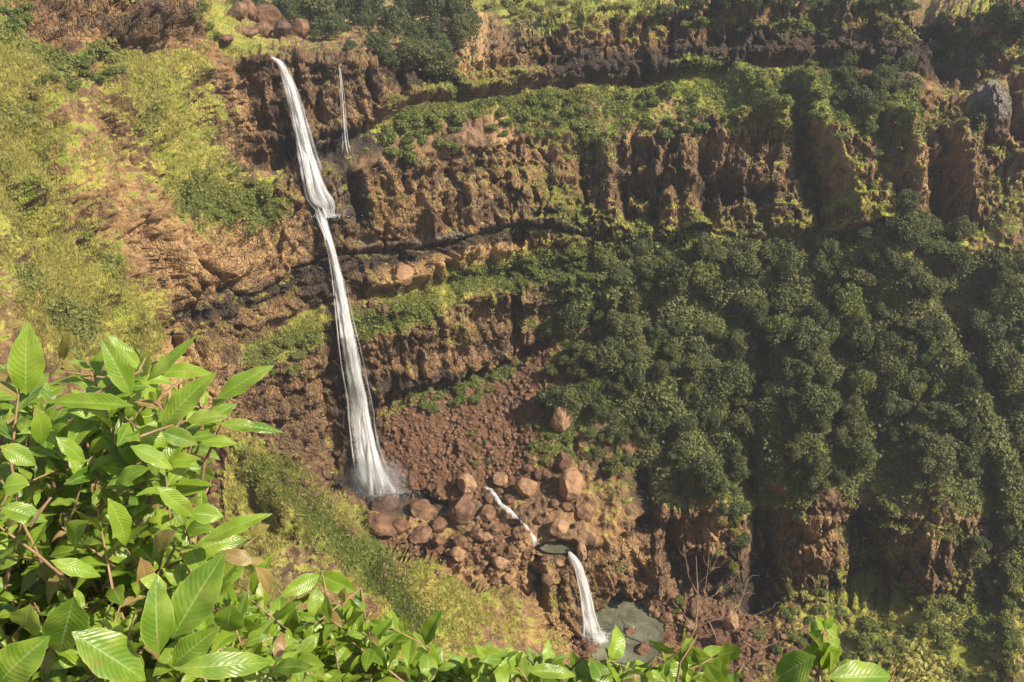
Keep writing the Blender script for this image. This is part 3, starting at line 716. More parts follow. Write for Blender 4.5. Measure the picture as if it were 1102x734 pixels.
stream([(508,529,3,.0),(520,528,5,.12),(528,531,4,.42),(534,539,3.4,.45),(538,546,3.4,.45),(546,552,5,.45),(553,559,4.5,.4),(560,565,3,.2),(566,571,3.4,.36),(570,576,3.4,.3),(575,584,3.6,.4),(578,591,6,.42)], "stream", "white rapids tumbling between boulders to the small rock pool")
stream([(456,531,2,.1),(466,532,4,.45),(474,531,2,.2)], "stream", "small white riffle beside the brown water under the tall waterfall")

# ---------------- rocks ----------------
import bmesh
def rock_material(name, a, b, c, wetness=0):
    t = NT(name)
    oi = t.n.new("ShaderNodeObjectInfo")
    v = t.tc.outputs["Object"]
    n = t.noise(1.1, 5, .7); n2 = t.noise(4, 4, .7)
    k = t.mix(t.step(n, .35, .68), a, b); k = t.mix(t.math('MULTIPLY', t.step(n2, .52, .7), .6), k, c)
    k = t.mix(t.math('MULTIPLY', oi.outputs["Random"], .3), k, (.5, .33, .2), 'MULTIPLY')
    t.l.new(k, t.b.inputs["Base Color"]); t.b.inputs["Roughness"].default_value = .9 - wetness
    t.bump(t.math('ADD', n, n2), .8, .35); return t.m
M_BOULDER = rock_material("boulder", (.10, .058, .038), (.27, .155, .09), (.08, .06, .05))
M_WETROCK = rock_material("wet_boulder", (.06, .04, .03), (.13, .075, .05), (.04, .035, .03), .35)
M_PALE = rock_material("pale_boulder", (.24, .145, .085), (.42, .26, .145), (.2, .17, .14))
def rock_mesh(seed, sub=4, flat=.8):
    bm = bmesh.new(); bmesh.ops.create_icosphere(bm, subdivisions=sub, radius=1)
    co = np.array([v.co[:] for v in bm.verts], np.float32); rs = np.random.RandomState(seed)
    # facets: cut the ball by random planes, then roughen
    for _ in range(9):
        n = rs.normal(size=3); n /= np.linalg.norm(n); d = rs.uniform(.58, .88)
        k = co @ n - d; co = co - np.where(k > 0, k * .97, 0)[:, None] * n
    r = 1 + .06 * noise(co + seed, (1.3,) * 3, seed)[:, None] + .05 * noise(co + seed, (3.3,) * 3, seed)[:, None] + .025 * noise(co, (8,) * 3, seed)[:, None]
    co = co * r * np.array([1, .9, flat]); me = bpy.data.meshes.new("boulder"); bm.to_mesh(me); bm.free()
    me.vertices.foreach_set("co", co.astype(np.float32).ravel()); me.polygons.foreach_set("use_smooth", np.zeros(len(me.polygons), bool)); me.update()
    return me
ROCKS = [rock_mesh(20 + k, 4, (.8, .95, .7, .85, 1.0, .75)[k]) for k in range(6)]
rr = random.Random(5)
def rock(name, u, v, wpx, hpx, mat, label, cat, group=None, k=None, sink=.35):
    me = ROCKS[rr.randrange(6) if k is None else k]
    key = (me.name, mat.name)
    if key not in rock.cache:
        m2 = me.copy(); m2.name = name; m2.materials.append(mat); rock.cache[key] = m2
    p, n = at(u, v + hpx * .25); gr = 1.34 if name == 'boulder' else 1.05; s = wpx / 2 / F_PX * p[1] * gr; sz = hpx / 2 / F_PX * p[1] * gr * 1.05
    o = bpy.data.objects.new(name, rock.cache[key]); col.objects.link(o)
    o.scale = (s, s * rr.uniform(.9, 1.15), sz * rr.uniform(1.0, 1.2)); o.rotation_euler = (rr.uniform(-.2, .2), rr.uniform(-.25, .25), rr.uniform(0, 6.28))
    o.location = (p[0], p[1] - s * .2, p[2] + o.scale[2] * (1 - 1.7 * sink) + .1)
    return tag(o, label, cat, group)
rock.cache = {}
B = [
 (414,541,32,24,M_WETROCK,"dark wet boulder in the spray at the foot of the tall waterfall",0,.3),
 (449,530,20,14,M_BOULDER,"low brown boulder just right of the waterfall's foot",1,.3),
 (414,561,38,27,M_BOULDER,"broad flat brown boulder below the wet one at the tall waterfall",2,.3),
 (431,566,22,20,M_BOULDER,"brown boulder wedged beside the broad flat one near the waterfall",3,.35),
 (455,548,32,20,M_BOULDER,"wide angular brown boulder in the middle of the brown water",4,.3),
 (497,545,31,29,M_BOULDER,"big rounded brown boulder in the middle of the boulder field",1,.25),
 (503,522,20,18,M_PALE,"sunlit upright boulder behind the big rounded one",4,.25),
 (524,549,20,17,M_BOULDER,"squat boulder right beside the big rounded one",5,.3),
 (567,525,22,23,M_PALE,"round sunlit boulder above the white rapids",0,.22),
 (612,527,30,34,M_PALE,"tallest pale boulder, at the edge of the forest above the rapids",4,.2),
 (606,498,19,18,M_BOULDER,"round boulder perched in the bushes above the tallest pale boulder",1,.25),
 (579,511,11,12,M_BOULDER,"left one of two small boulders touching near the forest edge",0,.25),
 (588,512,11,13,M_BOULDER,"right one of two small boulders touching near the forest edge",3,.25),
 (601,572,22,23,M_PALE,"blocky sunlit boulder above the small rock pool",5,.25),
 (628,551,20,22,M_BOULDER,"brown boulder against the cliff right of the blocky sunlit one",2,.3),
 (624,594,12,20,M_PALE,"narrow upright boulder at the right rim of the small rock pool",4,.25),
 (527,535,16,12,M_BOULDER,"small boulder at the head of the white rapids",0,.3),
 (549,539,11,13,M_BOULDER,"small round boulder on the right bank of the rapids",1,.3),
 (563,563,10,12,M_WETROCK,"small dark boulder in the middle of the rapids",4,.3),
 (453,573,26,17,M_BOULDER,"flat brown boulder on the near bank under the brown water",2,.35),
 (473,562,19,17,M_BOULDER,"brown boulder left of the big rounded one, on the near bank",3,.3),
 (470,584,14,12,M_BOULDER,"small boulder on the near bank of stony ground",0,.3),
 (586,599,14,9,M_BOULDER,"low rock on the left part of the small rock pool's lip",2,.4),
 (602,603,13,9,M_PALE,"low pale rock in the middle of the small rock pool's lip",5,.4),
 (604,453,24,27,M_PALE,"lone reddish boulder among shrubs on the slope above the rapids",4,.25),
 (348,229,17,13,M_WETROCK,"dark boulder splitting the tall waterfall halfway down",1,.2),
 (678,680,16,11,M_BOULDER,"brown boulder standing in the green pool",2,.3),
 (691,697,19,15,M_BOULDER,"larger brown boulder at the right edge of the green pool",0,.3),
 (772,690,20,20,M_BOULDER,"brown boulder in front of the bare tree by the river",3,.3),
 (785,672,18,26,M_PALE,"pointed tan boulder right of the bare tree",4,.25),
 (745,702,14,14,M_PALE,"small tan boulder right at the foot of the bare tree",1,.3),
 (253,22,17,15,M_BOULDER,"leftmost boulder in the row on the rim above the tall waterfall",0,.25),
 (267,38,16,12,M_BOULDER,"flat boulder below the others in the rim row, near the lip",2,.25),
 (266,22,13,15,M_BOULDER,"upright boulder second from the left in the rim row",4,.25),
 (292,24,26,20,M_BOULDER,"largest boulder in the row on the rim above the waterfall",1,.25),
 (284,41,14,12,M_BOULDER,"small boulder in front of the largest rim boulder",3,.25),
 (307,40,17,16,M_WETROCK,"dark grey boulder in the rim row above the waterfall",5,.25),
 (323,35,18,17,M_BOULDER,"rightmost boulder of the rim row, under the trees",0,.25),
 (246,42,14,10,M_BOULDER,"low boulder at the left end of the rim row beside the grass",2,.3),
 (427,297,24,22,M_PALE,"orange block standing out of the lit ledge right of the waterfall",3,.35),
]
for u, v, a, b, m, lab, k, sk in B:
    rock("boulder", u, v, a, b, m, lab, "boulder", None, k, sk)

def inpoly(u, v, poly):
    c = False; j = len(poly) - 1
    for i in range(len(poly)):
        if (poly[i][1] > v) != (poly[j][1] > v) and u < (poly[j][0] - poly[i][0]) * (v - poly[i][1]) / (poly[j][1] - poly[i][1]) + poly[i][0]: c = not c
        j = i
    return c
def scatter(poly, n, dmin, seed):
    r_ = random.Random(seed); x0, x1 = min(p[0] for p in poly), max(p[0] for p in poly); y0, y1 = min(p[1] for p in poly), max(p[1] for p in poly)
    out = []; tries = 0
    while len(out) < n and tries < n * 60:
        tries += 1; u, v = r_.uniform(x0, x1), r_.uniform(y0, y1)
        if inpoly(u, v, poly) and all((u - a) ** 2 + (v - b) ** 2 > dmin * dmin for a, b in out): out.append((u, v))
    return out
used = [(b[0], b[1], (b[2] + b[3]) / 4) for b in B]
ROCKZ = [([(400,560),(470,560),(520,556),(575,590),(600,640),(560,640),(500,610),(440,596)], 60, 9, (7, 22), "brown rock in the stony bank on the near side of the rapids", "rocks on the near bank"),
 ([(520,505),(600,500),(640,560),(610,582),(575,560),(540,530)], 34, 9, (6, 18), "brown rock in the jumble between the rapids and the forest", "rocks beyond the rapids"),
 ([(690,650),(760,655),(850,670),(880,734),(700,734),(700,700)], 62, 8, (6, 20), "brown rock in the rubble right of the green pool", "rocks beside the green pool"),
 ([(386,322),(428,318),(422,334),(392,336)], 14, 5, (6, 10), "broken rock in the pile beside the middle of the tall waterfall", "rocks piled on the grassy ledge"),
 ([(620,690),(650,712),(660,730),(610,730)], 14, 6, (6, 11), "brown rock below the left edge of the green pool", "rocks left of the green pool"),
 ([(440,520),(520,510),(520,540),(440,528)], 10, 8, (7, 11), "brown rock at the foot of the scree beside the brown water", "rocks at the foot of the scree")]
for zi, (poly, n, dm, (s0, s1), lab, grp) in enumerate(ROCKZ):
    for u, v in scatter(poly, n, dm, 40 + zi):
        if any(math.hypot(u - a, v - b) < r_ + 2 for a, b, r_ in used) or any(math.hypot(u - a, v - b) < 6 for a, b in ((528,531),(534,539),(541,549),(550,556),(560,565),(568,573),(575,583),(580,590))): continue
        s = s0 * .6 + (s1 * 1.1 - s0 * .6) * rr.random() ** 1.8
        rock("rock", u, v, s * rr.uniform(.9, 1.3), s * rr.uniform(.75, 1.1), rr.choice([M_BOULDER, M_BOULDER, M_PALE]), lab, "rock", grp, None, .35)

# loose stones on the scree: nobody could count them
def rubble():
    rs = np.random.RandomState(3)
    bm = bmesh.new(); bmesh.ops.create_icosphere(bm, subdivisions=1, radius=1)
    bco = np.array([v.co[:] for v in bm.verts]); bt = np.array([[v.index for v in f.verts] for f in bm.faces]); bm.free()
    wgt = np.clip(scree, 0, 1) ** 1.5 
    wgt = wgt * (UU > 0) * (UU < 1110) * (VV > 0) * (VV < 734) + .25 * strokes([([(560,600),(600,690)], 20, 1), ([(700,660),(860,720)], 26, 1), ([(390,560),(560,600)], 22, 1), ([(300,480),(340,540)], 24, .7)]).clip(0, 1)
    wgt[:, :2] = 0; p = wgt.ravel() / wgt.sum(); n = 13000
    idx = rs.choice(len(p), n, p=p)
    c = P.reshape(-1, 3)[idx]; s = .07 + .6 * rs.rand(n) ** 6
    a = bco[None] * (1 + .35 * rs.normal(size=(n, len(bco), 1)) * .6) * rs.uniform(.6, 1.2, (n, 1, 3)) * s[:, None, None] + c[:, None]
    co = a.reshape(-1, 3); t = (bt[None] + (np.arange(n) * len(bco))[:, None, None]).reshape(-1, 3)
    tag(put("rubble", mesh_np("rubble", co, None, t, smooth=False), M_BOULDER), "loose reddish brown stones strewn over the scree and river bed", "rubble", kind="stuff")
rubble()

def mist(c, r, dens):
    bm = bmesh.new(); bmesh.ops.create_icosphere(bm, subdivisions=3, radius=1); me = bpy.data.meshes.new("mist"); bm.to_mesh(me); bm.free()
    m = bpy.data.materials.new("mist"); m.use_nodes = True; n = m.node_tree.nodes; l = m.node_tree.links; n.remove(n["Principled BSDF"])
    v = n.new("ShaderNodeVolumePrincipled"); v.inputs["Color"].default_value = (.95, .96, 1, 1); tc = n.new("ShaderNodeTexCoord")
    le = n.new("ShaderNodeVectorMath"); le.operation = 'LENGTH'; l.new(tc.outputs["Object"], le.inputs[0])
    mr = n.new("ShaderNodeMapRange"); mr.interpolation_type = 'SMOOTHSTEP'; mr.inputs[1].default_value = 1; mr.inputs[2].default_value = .1; mr.inputs[4].default_value = dens; l.new(le.outputs["Value"], mr.inputs[0])
    l.new(mr.outputs[0], v.inputs["Density"]); l.new(v.outputs[0], n["Material Output"].inputs["Volume"])
    o = put("mist", me, m, None, tuple(c)); o.scale = r
    return tag(o, "cloud of spray drifting at the foot of the tall waterfall", "mist", kind="stuff")
_c = ray(408, 517) * (wallY(408, 524, 8) - 1.6)
mist(_c, (7.0, 3.4, 6.5), .22)
# ---------------- plants of the valley ----------------
def leaf_material(name, c0, c1, c2, warm=(.2, .16, .05), trans=.25):
    t = NT(name)
    oi = t.n.new("ShaderNodeObjectInfo"); a = t.attr("tint")
    k = t.mix(a[0], c0, c1); k = t.mix(t.math('MULTIPLY', a[1], .7), k, c2)
    r1 = t.step(oi.outputs["Random"], .15, .95)
    k = t.mix(t.math('MULTIPLY', r1, .42), k, warm)
    t.l.new(k, t.b.inputs["Base Color"]); t.b.inputs["Roughness"].default_value = .62; t.b.inputs["Specular IOR Level"].default_value = .3
    tr = t.n.new("ShaderNodeBsdfTranslucent"); t.l.new(k, tr.inputs[0]); mx = t.n.new("ShaderNodeMixShader"); mx.inputs[0].default_value = trans
    t.l.new(t.b.outputs[0], mx.inputs[1]); t.l.new(tr.outputs[0], mx.inputs[2]); t.l.new(mx.outputs[0], t.out.inputs[0])
    return t.m
M_TREE = leaf_material("tree_leaves", (.046, .066, .022), (.098, .125, .038), (.18, .19, .065), (.17, .155, .055))
M_BUSH = leaf_material("bush_leaves", (.08, .12, .028), (.15, .19, .04), (.25, .26, .065), (.22, .20, .06))
M_OLIVE = leaf_material("olive_bush_leaves", (.12, .13, .03), (.23, .22, .045), (.33, .28, .07), (.30, .24, .06))
tb_ = NT("bark"); tb_.l.new(tb_.mix(tb_.noise(6, 3), (.10, .07, .045), (.26, .20, .14)), tb_.b.inputs["Base Color"]); M_BARK = tb_.m

def tube(pts, rad, ns=6):
    """a tapered round limb through pts"""
    pts = np.array(pts, float); co, q = [], []
    for i, p in enumerate(pts):
        d = pts[min(i + 1, len(pts) - 1)] - pts[max(i - 1, 0)]; d /= np.linalg.norm(d) + 1e-9
        a = np.cross(d, [.31, .17, .93]); a /= np.linalg.norm(a) + 1e-9; b = np.cross(d, a)
        for k in range(ns):
            th = 2 * math.pi * k / ns; co.append(p + rad[i] * (a * math.cos(th) + b * math.sin(th)))
    for i in range(len(pts) - 1):
        for k in range(ns): q.append((i * ns + k, i * ns + (k + 1) % ns, (i + 1) * ns + (k + 1) % ns, (i + 1) * ns + k))
    return co, q
def tubes_mesh(name, limbs, ns=6):
    C, Q_ = [], []
    for pts, rad in limbs:
        c, q = tube(pts, rad, ns); o = len(C); C += [tuple(x) for x in c]; Q_ += [tuple(i + o for i in f) for f in q]
    return mesh_np(name, C, Q_)

def crown_mesh(name, seed, n, lobes, size, squash=.8, leaf=.075, open_=0.0):
    """foliage: leaf sprays on and inside a cluster of uneven lobes; unit crown radius"""
    rs = np.random.RandomState(seed)
    L = []
    for k in range(lobes):
        d = rs.normal(size=3); d /= np.linalg.norm(d); d[2] = abs(d[2]) * .9 - .15
        r = rs.uniform(.25, .75); L.append((d * r * np.array([1, 1, squash]) * 1.12, rs.uniform(.16, .44)))
    L.append((np.array([0, 0, 0.]), .55))
    rad = np.array([l[1] for l in L]); which = rs.choice(len(L), n, p=rad ** 2 / (rad ** 2).sum())
    cen = np.array([l[0] for l in L])[which]; rr_ = rad[which]
    d = rs.normal(size=(n, 3)); d /= np.linalg.norm(d, axis=1)[:, None]; d[:, 2] = np.where(rs.rand(n) < .6, np.abs(d[:, 2]), d[:, 2])
    nn = noise(d.astype(np.float32) * 3 + which[:, None], (1,) * 3, seed)
    sh = rr_ * (1 + .28 * nn) * (1 - rs.rand(n) ** 2.5 * .5)
    p = cen + d * sh[:, None] * np.array([1, 1, squash])
    nor = d * .8 + rs.normal(size=(n, 3)) * .75 + np.array([0, 0, .25]); nor /= np.linalg.norm(nor, axis=1)[:, None]
    a = np.cross(nor, rs.normal(size=(n, 3))); a /= np.linalg.norm(a, axis=1)[:, None]; b = np.cross(nor, a)
    s = leaf * rs.uniform(.6, 1.4, n)[:, None]
    bend = nor * s * .35
    v0 = p - a * s + bend * -1; v1 = p - b * s * .7; v2 = p + a * s - bend; v3 = p + b * s * .7
    co = np.stack([v0, v1, v2, v3], 1).reshape(-1, 3); q = np.arange(4 * n).reshape(n, 4)
    me = mesh_np(name, co, q, smooth=False)
    lobe_t = rs.rand(len(L))[which] * .6 + rs.rand(n) * .4
    attr_col(me, "tint", np.repeat(np.stack([lobe_t, (rs.rand(n) ** 3), rs.rand(n)], 1), 4, 0))
    return me
def trunk_mesh(name, seed, hgt=1.0):
    rs = np.random.RandomState(seed); limbs = []
    top = np.array([rs.uniform(-.15, .15), rs.uniform(-.15, .15), -.15])
    base = np.array([0, 0, -hgt]); mid = (base + top) / 2 + rs.uniform(-.08, .08, 3)
    limbs.append(([base, mid, top], [.075, .055, .045]))
    for k in range(5):
        th = k * 1.3 + rs.rand(); e = np.array([math.cos(th) * .6, math.sin(th) * .6, rs.uniform(.1, .45)])
        limbs.append(([top, (top + e) / 2 + [0, 0, .06], e], [.04, .028, .01]))
    return tubes_mesh(name, limbs, 5)
TREES = [(crown_mesh("crown", 100 + k, 7000, 13 + 2 * (k % 4), 1, (.95, 1.05, .85, 1.15, 1.0, .9, 1.0, 1.1)[k], .047), trunk_mesh("trunk", 200 + k, .9)) for k in range(8)]
BUSHES = [(crown_mesh("foliage", 300 + k, 2200, 6 + k, 1, (.7, .6, .8, .65, .75)[k], .075), trunk_mesh("stem", 400 + k, .55)) for k in range(5)]
for i, (c, t_) in enumerate(TREES): c.materials.append(M_TREE); t_.materials.append(M_BARK)
PALETREES = []
for c, t_ in TREES[1::2]:
    o_ = c.copy(); o_.materials.clear(); o_.materials.append(M_BUSH); PALETREES.append((o_, t_))
OLIVES = []
for c, t_ in BUSHES:
    o_ = c.copy(); o_.materials.append(M_OLIVE); OLIVES.append((o_, t_)); c.materials.append(M_BUSH); t_.materials.append(M_BARK)
pr = random.Random(11)
def plant(kind, u, v, rpx, label, cat, group, names=("crown", "trunk"), up=1.0, tall=1.0):
    p, n = at(u, v + rpx * .5)
    r = rpx / F_PX * p[1] * 1.08
    k = pr.randrange(len(kind)); cm, tm = kind[k]
    o = bpy.data.objects.new({"trunk": "tree", "stem": "bush"}[names[1]], None); o.empty_display_size = .1; col.objects.link(o)
    hgt = (.8 if names[1] == "trunk" else .55) * r * tall
    o.location = (p[0], p[1], p[2] - .12 * r)
    o.rotation_euler = (pr.uniform(-.08, .08), pr.uniform(-.08, .08), pr.uniform(0, 6.28))
    c = bpy.data.objects.new(names[0], cm); c.parent = o; c.location = (0, 0, hgt * up); c.scale = (r * pr.uniform(.9, 1.15), r * pr.uniform(.9, 1.15), r * tall * pr.uniform(.85, 1.15)); col.objects.link(c)
    t_ = bpy.data.objects.new(names[1], tm); t_.parent = o; t_.location = (0, 0, hgt * up); t_.scale = (r, r, r * tall); col.objects.link(t_)
    return tag(o, label, cat, group)

TZ = [
 ([(345,0),(500,0),(498,45),(478,72),(430,72),(400,62),(372,60),(340,40),(330,20)], 34, 11, (11, 17), "dark green tree crowded on the rim just right of the tall waterfall's lip", "trees on the rim beside the waterfall"),
 ([(230,0),(345,0),(330,20),(250,12)], 9, 9, (8, 12), "dark tree behind the row of boulders on the rim", "trees behind the rim boulders"),
 ([(700,0),(1000,0),(1000,10),(700,8)], 24, 9, (8, 13), "tree along the top edge above the upper cliff band", "trees along the top edge"),
 ([(905,70),(985,50),(990,95),(960,130),(900,120)], 14, 12, (9, 14), "tree on the green terrace under the dark upper cliff at right", "trees on the upper right terrace"),
 ([(1010,10),(1102,10),(1102,50),(1060,70),(1010,60)], 12, 11, (9, 15), "tree in the shaded top right corner of the gorge", "trees in the top right corner"),
 ([(640,262),(700,262),(760,270),(760,300),(700,330),(650,300)], 14, 13, (10, 16), "tree close under the foot of the main cliff, at the forest's left end", "trees under the main cliff"),
 ([(760,275),(860,275),(840,335),(770,330)], 15, 13, (10, 16), "tree on the green spur under the middle of the main cliff", "trees on the middle spur top"),
 ([(860,258),(1000,240),(1050,262),(1000,330),(930,300),(870,300)], 26, 14, (12, 18), "tree in the top row of the forest under the right part of the main cliff", "trees in the forest's top row"),
 ([(600,330),(690,330),(730,400),(700,480),(640,490),(610,470),(585,400)], 34, 14, (11, 18), "tree on the forest's left flank beside the red scree", "trees on the forest's left flank"),
 ([(730,340),(820,340),(830,440),(800,500),(730,450),(700,350)], 30, 14, (11, 18), "tree on the wooded slope between the left flank and the dark central ravine", "trees left of the central ravine"),
 ([(840,340),(960,320),(980,420),(920,500),(850,480),(830,400)], 38, 15, (12, 19), "tree on the broad wooded ridge in the middle of the forest", "trees on the broad middle ridge"),
 ([(975,340),(1030,380),(1060,470),(1040,520),(960,500),(960,400)], 26, 15, (12, 18), "tree on the forested ridge left of the red earth gully", "trees on the right ridge"),
 ([(1060,290),(1102,270),(1102,520),(1090,450),(1050,350)], 14, 14, (12, 18), "tree at the far right edge beyond the red earth gully", "trees beyond the red earth gully"),
 ([(640,500),(720,480),(800,510),(800,590),(760,540),(700,520)], 18, 14, (9, 15), "tree low on the slope above the brown cliff by the pool", "trees above the pool cliff"),
 ([(850,480),(920,490),(905,525),(860,540),(840,520)], 7, 14, (9, 14), "tree at the lower end of the middle ridge over its bare orange face", "trees over the bare orange face"),
 ([(1040,560),(1102,530),(1102,640),(1050,640)], 9, 14, (10, 16), "tree on the low right slope below the red earth gully", "trees on the low right slope"),
]
n_tree = 0
for zi, (poly, n, dm, (s0, s1), lab, grp) in enumerate(TZ):
    for u, v in scatter(poly, n, dm, 70 + zi):
        dk = np.interp(0, [0, 1], [0, 1])
        n_tree += 1
        plant(PALETREES if (zi > 4 and pr.random() < .13) else TREES, u, v, pr.choice((.7, .9, 1.1, 1.3, 1.6)) * pr.uniform(s0, s1), lab, "tree", grp, tall=pr.uniform(.75, 1.4))
BZ = [
 ([(412,135),(440,120),(495,122),(495,160),(455,170),(415,165)], 20, 9, (8, 14), 0, "leafy green bush on the ledge right of the thin thread of water", "bushes near the thin waterfall"),
 ([(515,100),(600,95),(655,130),(655,160),(600,140),(555,140),(525,135)], 26, 10, (6, 11), 0, "green bush on the grassy terrace in the middle of the gorge wall", "bushes on the middle terrace"),
 ([(655,100),(740,90),(770,120),(735,150),(680,140)], 14, 10, (6, 12), 0, "green bush on the terrace left of the yellow grass ridge", "bushes beside the yellow ridge"),
 ([(800,90),(870,75),(980,100),(985,130),(950,150),(900,130),(860,130),(820,120)], 38, 10, (8, 14), 0, "green bush on the upper right terrace above the main cliff", "bushes on the upper right terrace"),
 ([(870,140),(960,150),(980,185),(900,210)], 9, 11, (6, 10), 0, "green bush clinging to the main cliff's upper right face", "bushes clinging to the right face"),
 ([(520,2),(690,2),(720,18),(560,22)], 22, 10, (6, 11), 1, "yellow green bush on the top slope beside the bare orange earth", "yellow bushes on the top slope"),
 ([(730,20),(880,15),(980,20),(990,48),(860,40),(740,40)], 14, 12, (6, 10), 1, "olive bush hanging on the upper cliff band at right", "bushes hanging on the upper cliff"),
 ([(560,280),(640,268),(645,295),(590,302)], 16, 9, (8, 14), 0, "dense green bush at the right end of the middle grassy ledge", "bushes at the end of the grassy ledge"),
 ([(535,300),(560,290),(570,305),(545,318)], 4, 9, (6, 10), 0, "small bush on the middle grassy ledge before the dense clump", "small bushes on the grassy ledge"),
 ([(455,432),(500,405),(548,386),(556,398),(510,430),(470,445)], 15, 9, (7, 12), 0, "bush in the diagonal row between the lower cliff and the red scree", "bushes in a row above the scree"),
 ([(275,372),(320,356),(350,352),(368,362),(320,385),(285,405)], 17, 9, (8, 13), 0, "bush on the narrow ledge left of the tall waterfall", "bushes on the ledge left of the waterfall"),
 ([(70,60),(110,50),(130,80),(70,95),(30,85)], 10, 9, (7, 13), 0, "dark bush under the rock outcrop at top left", "bushes under the left outcrop"),
 ([(0,0),(45,0),(35,22),(0,30)], 6, 9, (8, 14), 0, "bright green bush in the top left corner", "bushes in the top left corner"),
 ([(25,92),(55,88),(55,125),(35,125)], 4, 10, (9, 14), 1, "olive bush on the left grass slope below the outcrop", "bushes on the left grass slope"),
 ([(190,195),(285,190),(300,225),(200,240)], 14, 12, (6, 11), 0, "low bush on the green bulge left of the waterfall's middle", "bushes on the green bulge"),
 ([(190,0),(225,10),(255,50),(235,50),(205,25)], 8, 8, (6, 10), 0, "bush on the crest between the left outcrop and rim boulders", "bushes on the left crest"),
 ([(420,575),(0,0)], 0, 9, (6, 9), 0, "", ""),
 ([(560,450),(600,420),(620,500),(570,500)], 12, 11, (6, 11), 0, "bush at the red scree's right edge near the lone boulder", "bushes at the scree's edge"),
 ([(505,455),(520,455),(530,500),(510,500)], 4, 12, (5, 8), 0, "small bush standing alone on the red scree", "bushes on the red scree"),
 ([(725,640),(735,640),(740,655),(720,655)], 3, 8, (8, 11), 0, "bush left of the bare tree above the green pool's right bank", "bushes left of the bare tree"),
 ([(870,630),(960,640),(1102,640),(1102,734),(900,734),(800,680)], 52, 14, (9, 16), 0, "bush in the shaded thicket along the bottom right", "bushes in the bottom right thicket"),
 ([(990,490),(1040,500),(1050,560),(1000,600),(980,540)], 14, 12, (7, 13), 1, "olive bush on the sunlit face at the lower right", "bushes on the sunlit lower right face"),
 ([(260,490),(330,540),(350,580),(300,570)], 10, 12, (5, 9), 1, "low olive shrub on the grassy near spur", "shrubs on the near spur"),
 ([(740,500),(790,540),(800,600),(770,600)], 9, 12, (6, 10), 1, "olive bush on the bare brown face left of the dark ravine", "bushes left of the dark ravine"),
]
n_bush = 0
for zi, (poly, n, dm, (s0, s1), ol, lab, grp) in enumerate(BZ):
    if not n: continue
    for u, v in scatter(poly, n, dm, 170 + zi):
        n_bush += 1
        plant(OLIVES if (ol and pr.random() < .7) else BUSHES, u, v, pr.uniform(s0, s1), lab, "bush", grp, ("foliage", "stem"), up=.55)
print("trees", n_tree, "bushes", n_bush)

# ground cover: leaf sprays of low plants, and grass tufts
def cards(name, idx, c, nor, size, per, up, mat, label, cat, seed, aspect=.6, tintv=None):
    rs = np.random.RandomState(seed); n = len(c) * per
    c = np.repeat(c, per, 0); nor = np.repeat(nor, per, 0); size = np.repeat(size, per)
    p = c + rs.normal(size=(n, 3)) * size[:, None] * np.array([1.3, 1.3, .5]) + nor * size[:, None] * .6
    m = nor * .6 + rs.normal(size=(n, 3)) * .6 + np.array([0, 0, .5]); m /= np.linalg.norm(m, axis=1)[:, None]
    a = np.cross(m, rs.normal(size=(n, 3))); a /= np.linalg.norm(a, axis=1)[:, None]; b = np.cross(m, a)
    s = size[:, None] * rs.uniform(.6, 1.3, n)[:, None]
    co = np.stack([p - a * s, p - b * s * aspect, p + a * s, p + b * s * aspect], 1).reshape(-1, 3)
    me = mesh_np(name, co, np.arange(4 * n).reshape(n, 4), smooth=False)
    t0 = np.repeat(np.stack([rs.rand(len(c) // per), rs.rand(len(c) // per) ** 3, rs.rand(len(c) // per)], 1), per * 4, 0)
    attr_col(me, "tint", t0)
    return tag(put(name, me, mat), label, cat, kind="stuff")
rs = np.random.RandomState(77)
nz_ = NRM[..., 2]
vn = veg + .75 * fbm(P, (.32,) * 3, 3, 61) + .3 * fbm(P, (1.5,) * 3, 2, 63) + .5 * (nz_ - .5) - .45 * scree
inside = (UU > -25) & (UU < 1125) & (VV > -10) & (VV < 745)
def pick(wgt, n):
    w_ = (wgt * inside).ravel(); w_ = w_ / w_.sum(); return rs.choice(len(w_), n, p=w_)
wl = smooth(.25, .7, vn) * smooth(.05, .4, lush + .3 * noise(P, (.3,) * 3, 66)) 
wl = wl * (1 - .85 * SPUR)
idx = pick(wl + 1e-9, 80000)
cards("undergrowth", idx, P.reshape(-1, 3)[idx], NRM.reshape(-1, 3)[idx], rs.uniform(.13, .29, len(idx)), 5, 1, M_BUSH, "low green undergrowth over the terraces and forest floor", "undergrowth", 5)
fz = smooth(600, 680, UU - .25 * (VV - 400)) * smooth(255, 285, VV) * (1 - smooth(470, 560, VV)) * smooth(.35, .8, vn)
idx = pick(fz + 1e-9, 30000)
cards("undergrowth", idx, P.reshape(-1, 3)[idx], NRM.reshape(-1, 3)[idx], rs.uniform(.2, .42, len(idx)), 5, 1, M_TREE, "dark green understorey filling the forest between the trees on the right", "undergrowth", 6)
